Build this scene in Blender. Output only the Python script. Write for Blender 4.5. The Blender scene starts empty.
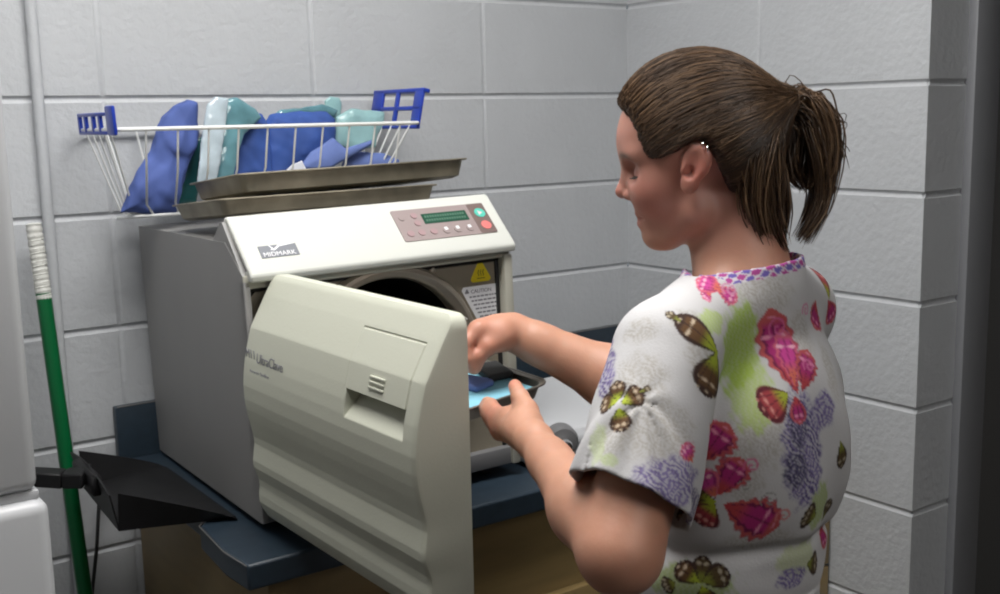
import bpy, bmesh, math, random
import numpy as np
from mathutils import Vector, Matrix
from mathutils.bvhtree import BVHTree
random.seed(7); rng = np.random.default_rng(7)
sc = bpy.context.scene
COL = sc.collection
sc.cycles.filter_width = 2.1
sc.view_settings.view_transform = 'Standard'; sc.view_settings.look = 'None'; sc.view_settings.gamma = 1; sc.view_settings.use_curve_mapping = False; sc.view_settings.exposure = 0.
# ------------------------------------------------------------------ camera
CAM = np.array([-1.82591, -2.02487, -0.04673])
CR = np.array([0.812409, -0.582710, -0.020990]); CU = np.array([0.108826, 0.116163, 0.987250]); CF = np.array([0.572842, 0.804335, -0.157786])
FPX = 1122.59
def at(px, py, t):
    return CAM + t * (CF + CR * (px - 500) / FPX - CU * (py - 297) / FPX)
def onplane(px, py, a, n):
    d = CF + CR * (px - 500) / FPX - CU * (py - 297) / FPX
    a = np.array(a, float); n = np.array(n, float)
    return CAM + d * (((a - CAM) @ n) / (d @ n))
cd = bpy.data.cameras.new('camera'); co = bpy.data.objects.new('camera', cd); COL.objects.link(co)
m = Matrix.Identity(4)
for i in range(3):
    m[i][0] = CR[i]; m[i][1] = CU[i]; m[i][2] = -CF[i]; m[i][3] = CAM[i]
co.matrix_world = m
cd.sensor_width = 36; cd.lens = FPX * 36 / 1000; cd.clip_start = 0.02
sc.camera = co
FLOOR = -1.6256; CEIL = 1.016
# ------------------------------------------------------------------ materials
def mat(name, col, rough=.5, metal=0., bump=0., bscale=80., var=0., vscale=6., spec=.5, sss=0., coat=0., trans=0., alpha=1., emit=None, estr=0., attr=None, attr_mix=1., stretch=None):
    m = bpy.data.materials.new(name); m.use_nodes = True
    nt = m.node_tree; b = nt.nodes['Principled BSDF']
    c = (*col, 1) if len(col) == 3 else col
    b.inputs['Base Color'].default_value = c
    b.inputs['Roughness'].default_value = rough; b.inputs['Metallic'].default_value = metal
    b.inputs['Specular IOR Level'].default_value = spec
    if sss: b.inputs['Subsurface Weight'].default_value = sss; b.inputs['Subsurface Radius'].default_value = (.012, .005, .003); b.inputs['Subsurface Scale'].default_value = 1.
    if coat: b.inputs['Coat Weight'].default_value = coat
    if trans: b.inputs['Transmission Weight'].default_value = trans
    if alpha < 1: b.inputs['Alpha'].default_value = alpha
    if emit: b.inputs['Emission Color'].default_value = (*emit, 1); b.inputs['Emission Strength'].default_value = estr
    tc = nt.nodes.new('ShaderNodeTexCoord'); vec = tc.outputs['Object']
    if stretch:
        mp = nt.nodes.new('ShaderNodeMapping'); mp.inputs['Scale'].default_value = stretch; nt.links.new(vec, mp.inputs['Vector']); vec = mp.outputs['Vector']
    src = None
    if attr:
        a = nt.nodes.new('ShaderNodeAttribute'); a.attribute_name = attr; src = a.outputs['Color']
        nt.links.new(src, b.inputs['Base Color'])
    if var:
        n = nt.nodes.new('ShaderNodeTexNoise'); n.inputs['Scale'].default_value = vscale; n.inputs['Detail'].default_value = 5
        nt.links.new(vec, n.inputs['Vector'])
        r = nt.nodes.new('ShaderNodeMapRange'); r.inputs['From Min'].default_value = .3; r.inputs['From Max'].default_value = .7
        r.inputs['To Min'].default_value = 1 - var; r.inputs['To Max'].default_value = 1 + var
        nt.links.new(n.outputs['Fac'], r.inputs['Value'])
        mx = nt.nodes.new('ShaderNodeVectorMath'); mx.operation = 'SCALE'
        if src: nt.links.new(src, mx.inputs[0])
        else: mx.inputs[0].default_value = c[:3]
        nt.links.new(r.outputs['Result'], mx.inputs['Scale']); nt.links.new(mx.outputs['Vector'], b.inputs['Base Color'])
    if bump:
        n = nt.nodes.new('ShaderNodeTexNoise'); n.inputs['Scale'].default_value = bscale; n.inputs['Detail'].default_value = 4
        nt.links.new(vec, n.inputs['Vector'])
        bp = nt.nodes.new('ShaderNodeBump'); bp.inputs['Strength'].default_value = min(1, bump); bp.inputs['Distance'].default_value = .004
        nt.links.new(n.outputs['Fac'], bp.inputs['Height']); nt.links.new(bp.outputs['Normal'], b.inputs['Normal'])
    return m
M = {}
M['wall'] = mat('painted_block', (.485, .50, .52), .6, bump=.55, bscale=70, var=.025, vscale=9)
M['wall_dim'] = mat('dark_unseen_wall', (.10, .09, .08), .6, var=.1)  # walls out of view, made dark to cut the bounced light
M['ceil'] = mat('ceiling_tile', (.32, .32, .31), .9, bump=.5, bscale=200)
M['floor'] = mat('vinyl_floor', (.08, .075, .07), .4, var=.15, vscale=14)
M['white_enamel'] = mat('white_enamel', (.52, .53, .55), .35, bump=.03, bscale=200)
M['fascia'] = mat('ivory_plastic', (.60, .61, .57), .6, spec=.3)
M['door'] = mat('cream_plastic', (.555, .565, .475), .5, spec=.35, bump=.05, bscale=300)
M['door_in'] = mat('cream_plastic_inner', (.50, .50, .42), .5)
M['cover'] = mat('grey_painted_metal', (.27, .265, .26), .5, bump=.06, bscale=260, var=.03)
M['plate'] = mat('brushed_bronze_steel', (.31, .275, .215), .5, metal=.25, var=.06, vscale=10, bump=.05)
M['ring'] = mat('steel_ring', (.62, .56, .47), .30, metal=.7)
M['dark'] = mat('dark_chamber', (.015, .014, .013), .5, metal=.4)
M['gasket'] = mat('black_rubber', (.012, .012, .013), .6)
M['frame'] = mat('beige_frame', (.42, .41, .35), .45)
M['panel'] = mat('taupe_panel', (.31, .25, .245), .45)
M['panel_dark'] = mat('brown_panel', (.17, .12, .11), .45)
M['lcd'] = mat('green_lcd', (.03, .09, .06), .2)
M['lcd_text'] = mat('lcd_segments', (.07, .16, .11), .4)
M['btn_g'] = mat('green_button', (.10, .55, .44), .4)
M['btn_r'] = mat('red_button', (.75, .20, .19), .4)
M['btn_w'] = mat('pale_button', (.72, .60, .61), .4)
M['btn_o'] = mat('mauve_button', (.36, .24, .25), .4)
M['logo'] = mat('grey_badge', (.15, .16, .185), .4)
M['ink'] = mat('grey_ink', (.22, .22, .25), .5)
M['ink_w'] = mat('white_ink', (.8, .8, .82), .5)
M['black_ink'] = mat('black_ink', (.02, .02, .02), .5)
M['yellow'] = mat('yellow_label', (.85, .68, .03), .4)
M['label'] = mat('white_label', (.85, .85, .88), .4)
M['steel'] = mat('aged_steel_tray', (.27, .24, .18), .42, metal=.4, var=.35, vscale=16, bump=.08, bscale=40)
M['steel2'] = mat('polished_tray', (.30, .28, .25), .28, metal=.75, var=.1, vscale=20)
M['counter'] = mat('dark_blue_laminate', (.022, .036, .052), .38, var=.12, vscale=60)
M['counter_edge'] = mat('laminate_seam', (.16, .15, .14), .5)
M['wood'] = mat('tan_laminate_cabinet', (.235, .165, .07), .45, var=.10, vscale=7, stretch=(1, 1, 6))
M['wire'] = mat('white_coated_wire', (.74, .75, .74), .35)
M['blue_plastic'] = mat('royal_blue_plastic', (.015, .045, .37), .3)
M['black_plastic'] = mat('black_plastic', (.009, .009, .010), .5, spec=.3, bump=.05, bscale=60, var=.2, vscale=25)
M['green_pole'] = mat('green_pole', (.0, .10, .028), .3)
M['grip'] = mat('white_grip', (.62, .62, .58), .5)
M['bristle'] = mat('broom_bristle', (.05, .09, .05), .8, bump=1, bscale=300)
M['blue_wrap'] = mat('blue_wrap', (.065, .105, .32), .8, bump=.15, bscale=50, var=.12, vscale=25)
M['blue_wrap2'] = mat('bright_blue_wrap', (.028, .075, .29), .75, bump=.15, bscale=50, var=.2, vscale=18)
M['peri'] = mat('periwinkle_wrap', (.12, .175, .42), .8, bump=.1, bscale=60, var=.08)
M['teal_film'] = mat('teal_film', (.12, .26, .30), .12, var=.25, vscale=22, coat=.8)
M['green_film'] = mat('dark_green_pouch', (.015, .10, .10), .3, var=.2, vscale=20, coat=.4)
M['clear_film'] = mat('frosted_film', (.47, .56, .62), .15, var=.15, vscale=30, coat=.8)
M['mint'] = mat('mint_pouch', (.28, .47, .48), .3, var=.15, vscale=25, coat=.4)
M['paper'] = mat('white_paper', (.66, .68, .75), .7)
M['cyan'] = mat('pale_blue_towel', (.22, .50, .62), .8, bump=.2, bscale=60)
M['jamb'] = mat('grey_painted_steel', (.205, .21, .225), .4)
M['door_leaf'] = mat('dark_grey_door', (.10, .10, .10), .5)
M['grey_plastic'] = mat('grey_plastic', (.16, .16, .165), .4)
M['chrome'] = mat('chrome', (.8, .8, .8), .12, metal=1)
M['skin'] = mat('skin', (.55, .3, .22), .48, sss=.25, attr='tint', var=.05, vscale=30, bump=.06, bscale=180)
M['hair'] = mat('brown_hair', (.06, .035, .02), .42, attr='tint')
M['hair_base'] = mat('brown_hair_base', (.038, .020, .012), .5, var=.3, vscale=30)
M['lash'] = mat('dark_lash', (.03, .016, .012), .7)
M['lip'] = mat('lip', (.47, .16, .14), .45)
M['scrub'] = mat('printed_cotton', (.8, .8, .8), .85, attr='tint', bump=.12, bscale=400)
M['trouser'] = mat('navy_cotton', (.03, .04, .09), .9)
M['shoe'] = mat('white_leather', (.7, .7, .7), .5)
M['silver'] = mat('silver', (.85, .85, .85), .15, metal=1)
M['eye'] = mat('eye_white', (.6, .55, .5), .2)
M['lamp'] = mat('lamp_diffuser', (1, 1, 1), .5, emit=(1, .98, .95), estr=7.)
# ------------------------------------------------------------------ mesh helpers
ROOTM = {}
class MB:
    def __init__(s): s.v = []; s.f = []
    def add(s, v, f):
        n = len(s.v); s.v += [tuple(map(float, p)) for p in v]; s.f += [tuple(i + n for i in q) for q in f]; return s
    def box(s, a, b, bev=0., T=None, seg=2):
        bm = bmesh.new(); bmesh.ops.create_cube(bm, size=1)
        a = Vector(a); b = Vector(b)
        for v in bm.verts: v.co = Vector(((a[i] + b[i]) / 2 + v.co[i] * abs(b[i] - a[i]) for i in range(3)))
        if bev: bmesh.ops.bevel(bm, geom=bm.edges[:], offset=bev, segments=seg, profile=.5, affect='EDGES')
        return s.bm(bm, T)
    def bm(s, bm, T=None):
        bm.verts.index_update(); vs = [(T @ v.co) if T else v.co.copy() for v in bm.verts]
        s.add(vs, [[v.index for v in f.verts] for f in bm.faces]); bm.free(); return s
    def tube(s, pts, r, n=8, cap=True, T=None, closed=False):
        P = [Vector(p) for p in pts]; R = r if hasattr(r, '__len__') else [r] * len(P)
        vs = []; up = Vector((0, 0, 1)); N = len(P); prev = None
        for i, p in enumerate(P):
            if closed: t = P[(i + 1) % N] - P[i - 1]
            else: t = P[min(i + 1, N - 1)] - P[max(i - 1, 0)]
            t.normalize()
            if prev is None:
                x = t.cross(up)
                if x.length < .1: x = t.cross(Vector((1, 0, 0)))
            else: x = prev - t * prev.dot(t)
            x.normalize(); prev = x; y = t.cross(x)
            for k in range(n):
                a = 2 * math.pi * k / n; vs.append(p + (x * math.cos(a) + y * math.sin(a)) * R[i])
        fs = []
        for i in range(N if closed else N - 1):
            j = (i + 1) % N
            for k in range(n): fs.append((i * n + k, i * n + (k + 1) % n, j * n + (k + 1) % n, j * n + k))
        if cap and not closed: fs.append(tuple(range(n))[::-1]); fs.append(tuple((N - 1) * n + k for k in range(n)))
        if T: vs = [T @ v for v in vs]
        return s.add(vs, fs)
    def lathe(s, prof, n=32, T=None, caps=True):   # prof (r,z) about z
        vs = []; fs = []
        for r, z in prof:
            for k in range(n): a = 2 * math.pi * k / n; vs.append(Vector((r * math.cos(a), r * math.sin(a), z)))
        for i in range(len(prof) - 1):
            for k in range(n): fs.append((i * n + k, i * n + (k + 1) % n, (i + 1) * n + (k + 1) % n, (i + 1) * n + k))
        if caps and prof[0][0] > 1e-5: fs.append(tuple(range(n))[::-1])
        if caps and prof[-1][0] > 1e-5: fs.append(tuple((len(prof) - 1) * n + k for k in range(n)))
        if T: vs = [T @ v for v in vs]
        return s.add(vs, fs)
    def prism(s, poly, fn, d0, d1):     # poly of (a,b); fn(a,b,d)->xyz
        n = len(poly); vs = [fn(a, b, d0) for a, b in poly] + [fn(a, b, d1) for a, b in poly]
        fs = [tuple(range(n))[::-1], tuple(range(n, 2 * n))] + [(i, (i + 1) % n, n + (i + 1) % n, n + i) for i in range(n)]
        return s.add(vs, fs)
    def build(s, name, mt, parent=None, smooth=30, bev=0.):
        return mkobj(name, s.v, s.f, mt, parent, smooth, bev)
def mkobj(name, v, f, mt, parent=None, smooth=30, bev=0.):
    root = parent
    while root is not None and root.parent is not None: root = root.parent
    Mi = ROOTM[root.name].inverted() if root is not None and root.name in ROOTM else None
    v = np.array(v, float).reshape(-1, 3)
    if Mi is not None:
        A = np.array(Mi); v = v @ A[:3, :3].T + A[:3, 3]
    me = bpy.data.meshes.new(name); me.from_pydata(v.tolist(), [], f if isinstance(f, list) else f.tolist()); me.update()
    bm = bmesh.new(); bm.from_mesh(me)
    if len(bm.faces) < 60000: bmesh.ops.recalc_face_normals(bm, faces=bm.faces)
    bm.to_mesh(me); bm.free()
    me.materials.append(mt)
    o = bpy.data.objects.new(name, me); COL.objects.link(o)
    if parent is not None: o.parent = parent
    if smooth:
        me.shade_smooth()
        if smooth < 180: me.set_sharp_from_angle(angle=math.radians(smooth))
    if bev:
        b = o.modifiers.new('bevel', 'BEVEL'); b.width = bev; b.segments = 2; b.limit_method = 'ANGLE'; b.angle_limit = math.radians(40)
    return o
def thing(name, label, cat, loc=(0, 0, 0), Mx=None, group=None):
    o = bpy.data.objects.new(name, None); COL.objects.link(o)
    o.empty_display_size = .05
    Mx = Mx if Mx is not None else Matrix.Translation(Vector(loc))
    o.matrix_world = Mx; ROOTM[o.name] = Mx
    return tag(o, label, cat, group)
def tag(o, label, cat, group=None):
    o['label'] = label; o['category'] = cat
    if group: o['group'] = group
    return o
def struct(o): o['kind'] = 'structure'; return o
def sub(o, label): o['label'] = label; return o
# ------------------------------------------------------------------ SDF toolkit
def n3(p, s, seed=0, ph=0.):
    """cheap smooth pseudo noise from sines"""
    r = np.random.default_rng(seed); out = 0
    for k in range(5):
        d = r.normal(size=3); d /= np.linalg.norm(d); out = out + np.sin(p @ (d * s * (1 + .35 * k)) + r.uniform(0, 6.28) + 1.3 * np.sin(p @ (r.normal(size=3) * s * .4)))
    return out / 5
class Ell:
    def __init__(s, c, r, R=None): s.c = np.array(c, float); s.r = np.array(r, float); s.R = R
    def __call__(s, P):
        q = P - s.c
        if s.R is not None: q = q @ s.R       # R columns = local axes
        k0 = np.linalg.norm(q / s.r, axis=1); k1 = np.linalg.norm(q / s.r ** 2, axis=1) + 1e-9
        return np.where(k0 < 1e-4, -s.r.min(), k0 * (k0 - 1) / k1)
class Cone:
    def __init__(s, a, b, r1, r2, flat=None, cut=None):
        s.a = np.array(a, float); s.b = np.array(b, float); s.r1 = r1; s.r2 = r2; s.flat = flat; s.cut = cut
    def __call__(s, P):
        q = P - s.a; ba = s.b - s.a; h = np.clip(q @ ba / (ba @ ba), 0, 1)
        e = q - h[:, None] * ba
        if s.flat is not None:
            ax, k = s.flat; e = e + (e @ ax)[:, None] * ax * (k - 1)
        d = np.linalg.norm(e, axis=1) - (s.r1 + (s.r2 - s.r1) * h)
        if s.cut is not None:
            d = np.maximum(d, (P - s.cut[0]) @ s.cut[1])
        return d
def smin(a, b, k):
    h = np.clip(.5 + .5 * (b - a) / k, 0, 1); return b + (a - b) * h - k * h * (1 - h)
class Field:
    def __init__(s, ops, post=None): s.ops = ops; s.post = post
    def __call__(s, P, center=None, hd=0):
        d = None
        for op, pr, k in s.ops:
            if center is not None:
                dc = pr(center)[0]
                if op == 'u' and dc - hd * 1.3 > .03 + k: continue
                if op == 's' and dc - hd * 1.3 > .01 + k: continue
            e = pr(P)
            if d is None:
                if op == 's': continue
                d = e
            elif op == 'u': d = smin(d, e, k)
            else: d = -smin(-d, e, k)
        if d is None: d = np.full(len(P), .05)
        if s.post: d = s.post(P, d)
        return d
def sdf_mesh(F, lo, hi, res, B=12, slack=1.35):
    lo = np.array(lo, float); hi = np.array(hi, float)
    nb = np.ceil((hi - lo) / (res * B)).astype(int); S = B * res; hd = S * math.sqrt(3) / 2
    cc = np.stack(np.meshgrid(*[np.arange(n) for n in nb], indexing='ij'), -1).reshape(-1, 3)
    cen = lo + (cc + .5) * S
    dv = np.concatenate([F(cen[i:i + 200000]) for i in range(0, len(cen), 200000)])
    act = cc[np.abs(dv) < hd * slack + .006]
    g = np.arange(B + 1); G = np.stack(np.meshgrid(g, g, g, indexing='ij'), -1).reshape(-1, 3)
    NX, NY, NZ = (nb * B + 3); st = np.array([NY * NZ, NZ, 1], np.int64)
    EK = []; EP = []; EA = []; ES = []
    for c in act:
        base = c * B; P = lo + (base + G) * res; ce = (lo + (c + .5) * S)[None]
        d = F(P, ce, hd).reshape(B + 1, B + 1, B + 1)
        if d.min() > 0 or d.max() < 0: continue
        d = np.where(np.abs(d) < 1e-9, 1e-9, d)
        for ax in range(3):
            sl0 = tuple(slice(0, B) for _ in range(3)); sl1 = tuple(slice(1, B + 1) if a == ax else slice(0, B) for a in range(3))
            d0 = d[sl0]; d1 = d[sl1]; w = np.argwhere((d0 < 0) != (d1 < 0))
            if not len(w): continue
            a0 = d0[w[:, 0], w[:, 1], w[:, 2]]; a1 = d1[w[:, 0], w[:, 1], w[:, 2]]; t = a0 / (a0 - a1)
            gi = (w + base).astype(np.int64); pt = gi.astype(float); pt[:, ax] += t
            EK.append(gi); EP.append(pt); EA.append(np.full(len(w), ax)); ES.append(a0 < 0)
    gi = np.concatenate(EK); ep = np.concatenate(EP); ea = np.concatenate(EA); es = np.concatenate(ES)
    gi1 = gi + 1; cells = np.zeros((len(gi), 4), np.int64)
    for ax in range(3):
        m_ = ea == ax; u = (ax + 1) % 3; v = (ax + 2) % 3
        for q, (du, dv_) in enumerate(((0, 0), (-1, 0), (-1, -1), (0, -1))):
            c = gi1[m_].copy(); c[:, u] += du; c[:, v] += dv_; cells[m_, q] = c @ st
    uq, inv = np.unique(cells.ravel(), return_inverse=True); inv = inv.reshape(-1)
    cnt = np.bincount(inv); rep = np.repeat(ep, 4, axis=0)
    V = np.stack([np.bincount(inv, rep[:, i]) / cnt for i in range(3)], -1)
    V = lo + V * res
    Q = inv.reshape(-1, 4); Q = np.where(es[:, None], Q, Q[:, ::-1])
    ok = (Q[:, 0] != Q[:, 1]) & (Q[:, 1] != Q[:, 2]) & (Q[:, 2] != Q[:, 3]) & (Q[:, 3] != Q[:, 0]); Q = Q[ok]
    return V, Q
def relax(V, Q, it=1, lam=.5):
    for _ in range(it):
        s = np.zeros_like(V); c = np.zeros(len(V))
        for a, b in ((0, 1), (1, 2), (2, 3), (3, 0)):
            for i, j in ((a, b), (b, a)):
                for k in range(3): s[:, k] += np.bincount(Q[:, i], V[Q[:, j], k], len(V))
                c += np.bincount(Q[:, i], minlength=len(V))
        V = V + lam * (s / np.maximum(c, 1)[:, None] - V)
    return V
def set_tint(o, colors):
    me = o.data; a = me.color_attributes.new('tint', 'FLOAT_COLOR', 'POINT')
    c = np.ones((len(me.vertices), 4), np.float32); c[:, :3] = colors; a.data.foreach_set('color', c.ravel())
def sdf_obj(name, F, lo, hi, res, mt, parent=None, B=12, rl=1, slack=1.35):
    V, Q = sdf_mesh(F, lo, hi, res, B, slack)
    V = relax(V, Q, rl)
    o = mkobj(name, V, Q, mt, parent, 180)
    return o, V, Q
def sd_poly(p, V):
    V = np.array(V, float); n = len(V); d = np.full(len(p), 1e9); s = np.ones(len(p))
    for i in range(n):
        a = V[i]; b = V[i - 1]; e = b - a; w = p - a; h = np.clip(w @ e / (e @ e), 0, 1)
        d = np.minimum(d, ((w - h[:, None] * e) ** 2).sum(1))
        c1 = p[:, 1] >= a[1]; c2 = p[:, 1] < b[1]; c3 = e[0] * w[:, 1] > e[1] * w[:, 0]
        s = np.where((c1 & c2 & c3) | (~c1 & ~c2 & ~c3), -s, s)
    return s * np.sqrt(d)
exec_stage = []
# ================================================================== ROOM
def groove(u, joints, hw, dep):
    d = 0
    for j in joints: d = max(d, dep * max(0, 1 - (abs(u - j) / hw) ** 2))
    return d
def block_wall(name, org, ud, nd, L, z0, z1, vj, back=.12, round_end=0.):
    us = {0., L}
    for j in vj:
        for a in (-.006, -.004, -.002, 0, .002, .004, .006):
            if 0 < j + a < L: us.add(j + a)
    k = 0.
    while k < L: us.add(round(k, 4)); k += .1
    zs = {z0, z1}; zj = [i * .2032 for i in range(-8, 6)]
    for j in zj:
        for a in (-.0065, -.004, -.002, 0, .002, .004, .0065):
            if z0 < j + a < z1: zs.add(j + a)
    us = sorted(us); zs = sorted(zs)
    org = np.array(org, float); ud = np.array(ud, float); nd = np.array(nd, float)
    vs = []; fs = []
    for z in zs:
        for u in us:
            dep = max(groove(z, zj, .0065, .0042), groove(u, vj, .006, .0019))
            if round_end and u > L - .004: dep = .004
            p = org + ud * u - nd * dep; vs.append((p[0], p[1], z))
    n = len(us)
    for i in range(len(zs) - 1):
        for j in range(n - 1): fs.append((i * n + j, i * n + j + 1, (i + 1) * n + j + 1, (i + 1) * n + j))
    mb = MB(); mb.add(vs, fs)
    a = org - nd * .006 + ud * .01; b = org + ud * L - nd * back
    if back:
        mb.box((a[0], a[1], z0), (b[0], b[1], z1))
    o = mb.build(name, M['wall'], None, 20); return struct(o)
block_wall('wall_back', (-2.45, 0, 0), (1, 0, 0), (0, -1, 0), 2.45, FLOOR, CEIL, [2.45 - .4146 - k * .4064 for k in range(5)])
block_wall('wall_right', (0, 0, 0), (0, -1, 0), (-1, 0, 0), .8045, FLOOR, CEIL, [.4064], back=.0)
block_wall('wall_entry', (0, -.8045, 0), (1, 0, 0), (0, -1, 0), .119, FLOOR, CEIL, [], back=.10)
block_wall('wall_entry_far', (1.18, -.8045, 0), (1, 0, 0), (0, -1, 0), .3, FLOOR, CEIL, [], back=.10)
struct(MB().box((.119, -.8045, .53), (1.18, -.70, CEIL)).build('wall_entry_header', M['wall']))
struct(MB().box((-2.57, -3.5, FLOOR), (-2.45, 0, CEIL)).build('wall_left', M['wall_dim']))
struct(MB().box((-2.57, -3.62, FLOOR), (1.6, -3.5, CEIL)).build('wall_front', M['wall_dim']))
struct(MB().box((1.48, -3.5, FLOOR), (1.6, -.8, CEIL)).build('wall_side', M['wall_dim']))
struct(MB().box((-2.6, -3.7, FLOOR - .05), (1.7, .12, FLOOR)).build('floor', M['floor']))
struct(MB().box((-2.6, -3.7, CEIL), (1.7, .12, CEIL + .05)).build('ceiling', M['ceil']))
# door frame and leaf
mb = MB()
for (x0, x1) in ((.119, .196), (1.103, 1.18)):
    mb.box((x0, -.822, FLOOR), (x1, -.80, .53), .002)
    s_ = 1 if x0 < .5 else -1
    e = x1 if s_ > 0 else x0
    mb.box((min(e - s_ * .012, e + s_ * .022), -.812, FLOOR), (max(e - s_ * .012, e + s_ * .022), -.70, .53), .002)
mb.box((.119, -.822, .478), (1.18, -.80, .53), .002)
struct(mb.build('trim_1', M['jamb']))
dr = struct(MB().box((.216, -.770, FLOOR + .008), (1.083, -.73, .477), .003).build('door_1', M['door_leaf']))
mb = MB()
for zz in (-.42, .3, -1.3): mb.tube([(.222, -.776, zz - .045), (.222, -.776, zz + .045)], .006, 8)
mb.build('door_hinge', M['grey_plastic'], dr)
mb = MB(); mb.tube([(1.02, -.77, -.62), (1.02, -.825, -.62), (.92, -.825, -.62)], .009, 10); mb.build('door_handle', M['chrome'], dr)
# surface conduit on the back wall
cdt = MB(); cdt.tube([(-1.338, -.010, z) for z in np.linspace(FLOOR + .002, CEIL - .002, 12)], .0095, 14)
for z in (.42, -1.3): cdt.box((-1.36, -.0055, z - .01), (-1.316, .0, z + .01), .001)
c_ = cdt.build('conduit', M['wall'], None, 40); tag(c_, 'white painted conduit pipe running straight up the block wall', 'pipe')
# ceiling lights: the overhead panel and an added fill
def troffer(x, y, lab, power):
    t = thing('ceiling_light', lab, 'ceiling light', (x, y, CEIL), group='ceiling lights')
    mb = MB(); w, h = .62, .31
    for a, b in (((-w, -h), (w, -h + .02)), ((-w, h - .02), (w, h)), ((-w, -h), (-w + .02, h)), ((w - .02, -h), (w, h))):
        mb.box((x + a[0], y + a[1], CEIL - .03), (x + b[0], y + b[1], CEIL - .0005), .001)
    mb.build('frame', M['white_enamel'], t)
    MB().box((x - w + .02, y - h + .02, CEIL - .02), (x + w - .02, y + h - .02, CEIL - .008)).build('diffuser', M['lamp'], t)
    ld = bpy.data.lights.new('tube_light', 'AREA'); ld.shape = 'RECTANGLE'; ld.size = 1.15; ld.size_y = .55; ld.energy = power; ld.color = (1, .985, .96)
    lo = bpy.data.objects.new('tube_light', ld); COL.objects.link(lo); lo.location = (x, y, CEIL - .04)
LIGHTS = [(-1.25, -.92, 'recessed ceiling light panel above the open sterilizer door', 19.), (-.9, -2.75, 'added ceiling fill light panel behind the camera', 1.8)]  # the second panel is a weak fill light added behind the camera
for a in LIGHTS: troffer(*a)
w = bpy.data.worlds.new('world'); sc.world = w; w.use_nodes = True
w.node_tree.nodes['Background'].inputs[0].default_value = (.6, .65, .7, 1); w.node_tree.nodes['Background'].inputs[1].default_value = .3
# ================================================================== FRIDGE
fr = thing('refrigerator', 'white refrigerator at the left edge beside the green broom', 'refrigerator', (-1.9, -.35, FLOOR))
MB().box((-2.28, -.59, FLOOR + .03), (-1.535, -.03, .12), .006).build('cabinet', M['white_enamel'], fr)
fd = MB().box((-2.285, -.655, -.475), (-1.530, -.595, .12), .014, seg=4).build('freezer_door', M['white_enamel'], fr)
MB().box((-2.20, -.70, -.40), (-2.17, -.655, -.10), .01).build('handle', M['white_enamel'], fd)
ld_ = MB().box((-2.285, -.665, FLOOR + .09), (-1.5215, -.595, -.485), .016, seg=4).build('lower_door', M['white_enamel'], fr)
MB().box((-2.20, -.71, -.95), (-2.17, -.665, -.55), .01).build('handle', M['white_enamel'], ld_)
MB().box((-1.585, -.65, -.4855), (-1.530, -.60, -.4745), .002).build('hinge_cover', M['white_enamel'], fr)
MB().box((-2.26, -.60, FLOOR), (-1.56, -.05, FLOOR + .09), .004).build('kick_plate', M['grey_plastic'], fr)
# ================================================================== COUNTER + CABINET
CZ = -.645
cq = [tuple(onplane(a, b, (0, 0, CZ), (0, 0, 1))[:2]) for a, b in ((200, 526), (224, 551), (247.5, 566))]
poly = [(-1.240, -.02), (-1.243, -.42), cq[0], cq[1], cq[2], (-.001, -.632), (-.001, -.02)]
ct = MB().prism(poly, lambda a, b, d: (a, b, d), CZ - .038, CZ).build('countertop', M['counter'], None, 30, .004)
tag(ct, 'dark blue laminate countertop with an angled left end under the sterilizer', 'countertop')
MB().box((-1.253, -.021, CZ - .038), (-.001, -.001, CZ + .097), .003).build('backsplash', M['counter'], ct)
sub(MB().tube([(-1.250, -.021, CZ + .0975), (-.002, -.021, CZ + .0975)], .0009, 4).tube([(-1.2435, -.30, CZ), (-1.2455, -.42, CZ)] + [(a - .0015, b, CZ) for a, b in cq], .0009, 4).build('seam_line', M['counter_edge'], ct), 'thin pale laminate seam')
cb = thing('base_cabinet', 'tan laminate base cabinet carrying the dark blue countertop', 'cabinet', (-.62, -.3, FLOOR))
MB().box((-1.225, -.60, FLOOR + .09), (-.003, -.022, CZ - .039), .001).build('carcass', M['wood'], cb)
MB().box((-1.215, -.54, FLOOR), (-.003, -.03, FLOOR + .09)).build('kick_board', M['gasket'], cb)
for i, (a, b) in enumerate(((-1.222, -.815), (-.811, -.408), (-.404, -.005))):
    dw = MB().box((a, -.619, -.97), (b, -.601, -.842), .002).build('drawer', M['wood'], cb)
    MB().tube([((a + b) / 2 - .05, -.619, -.905), ((a + b) / 2 - .05, -.645, -.905), ((a + b) / 2 + .05, -.645, -.905), ((a + b) / 2 + .05, -.619, -.905)], .004, 8).build('drawer_pull', M['chrome'], dw)
    dd = MB().box((a, -.619, FLOOR + .10), (b, -.601, -.976), .002).build('door', M['wood'], cb)
    MB().tube([(b - .04, -.619, -1.02), (b - .04, -.645, -1.02), (b - .04, -.645, -1.12), (b - .04, -.619, -1.12)], .004, 8).build('door_pull', M['chrome'], dd)
# ================================================================== STERILIZER
AM = Matrix.Translation((-1.198, -.53, -.632)) @ Matrix.Rotation(-.036, 4, 'Z') @ Matrix.Rotation(-.020, 4, 'Y') @ Matrix.Rotation(-.013, 4, 'X')
au = thing('tabletop_sterilizer', 'large grey and ivory tabletop steam sterilizer with its front door swung open', 'sterilizer', Mx=AM)
W, D, H1, H2, SB = .458, .505, .366, .447, .073
S = AM
# cover : side panels, top, back
mb = MB()
sidep = [(0, .002), (0, H1 + .004), (SB * .62, H1 + .050), (SB, .416), (D, .414), (D, .002)]
for x0, x1 in ((0, .004), (W - .004, W)):
    mb.prism([(.004, .0), (.004, H1 + .004), (.066, .414), (D, .414), (D, .0)], lambda a, b, d: S @ Vector((d, a, b)), x0, x1)
mb.box((.004, .06, .409), (W - .004, D, .414), T=S)
mb.box((.004, D - .004, .0), (W - .004, D, .409), T=S)
mb.box((.004, .01, .0), (W - .004, D, .004), T=S)
mb.build('cover', M['cover'], au, 30)
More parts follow.
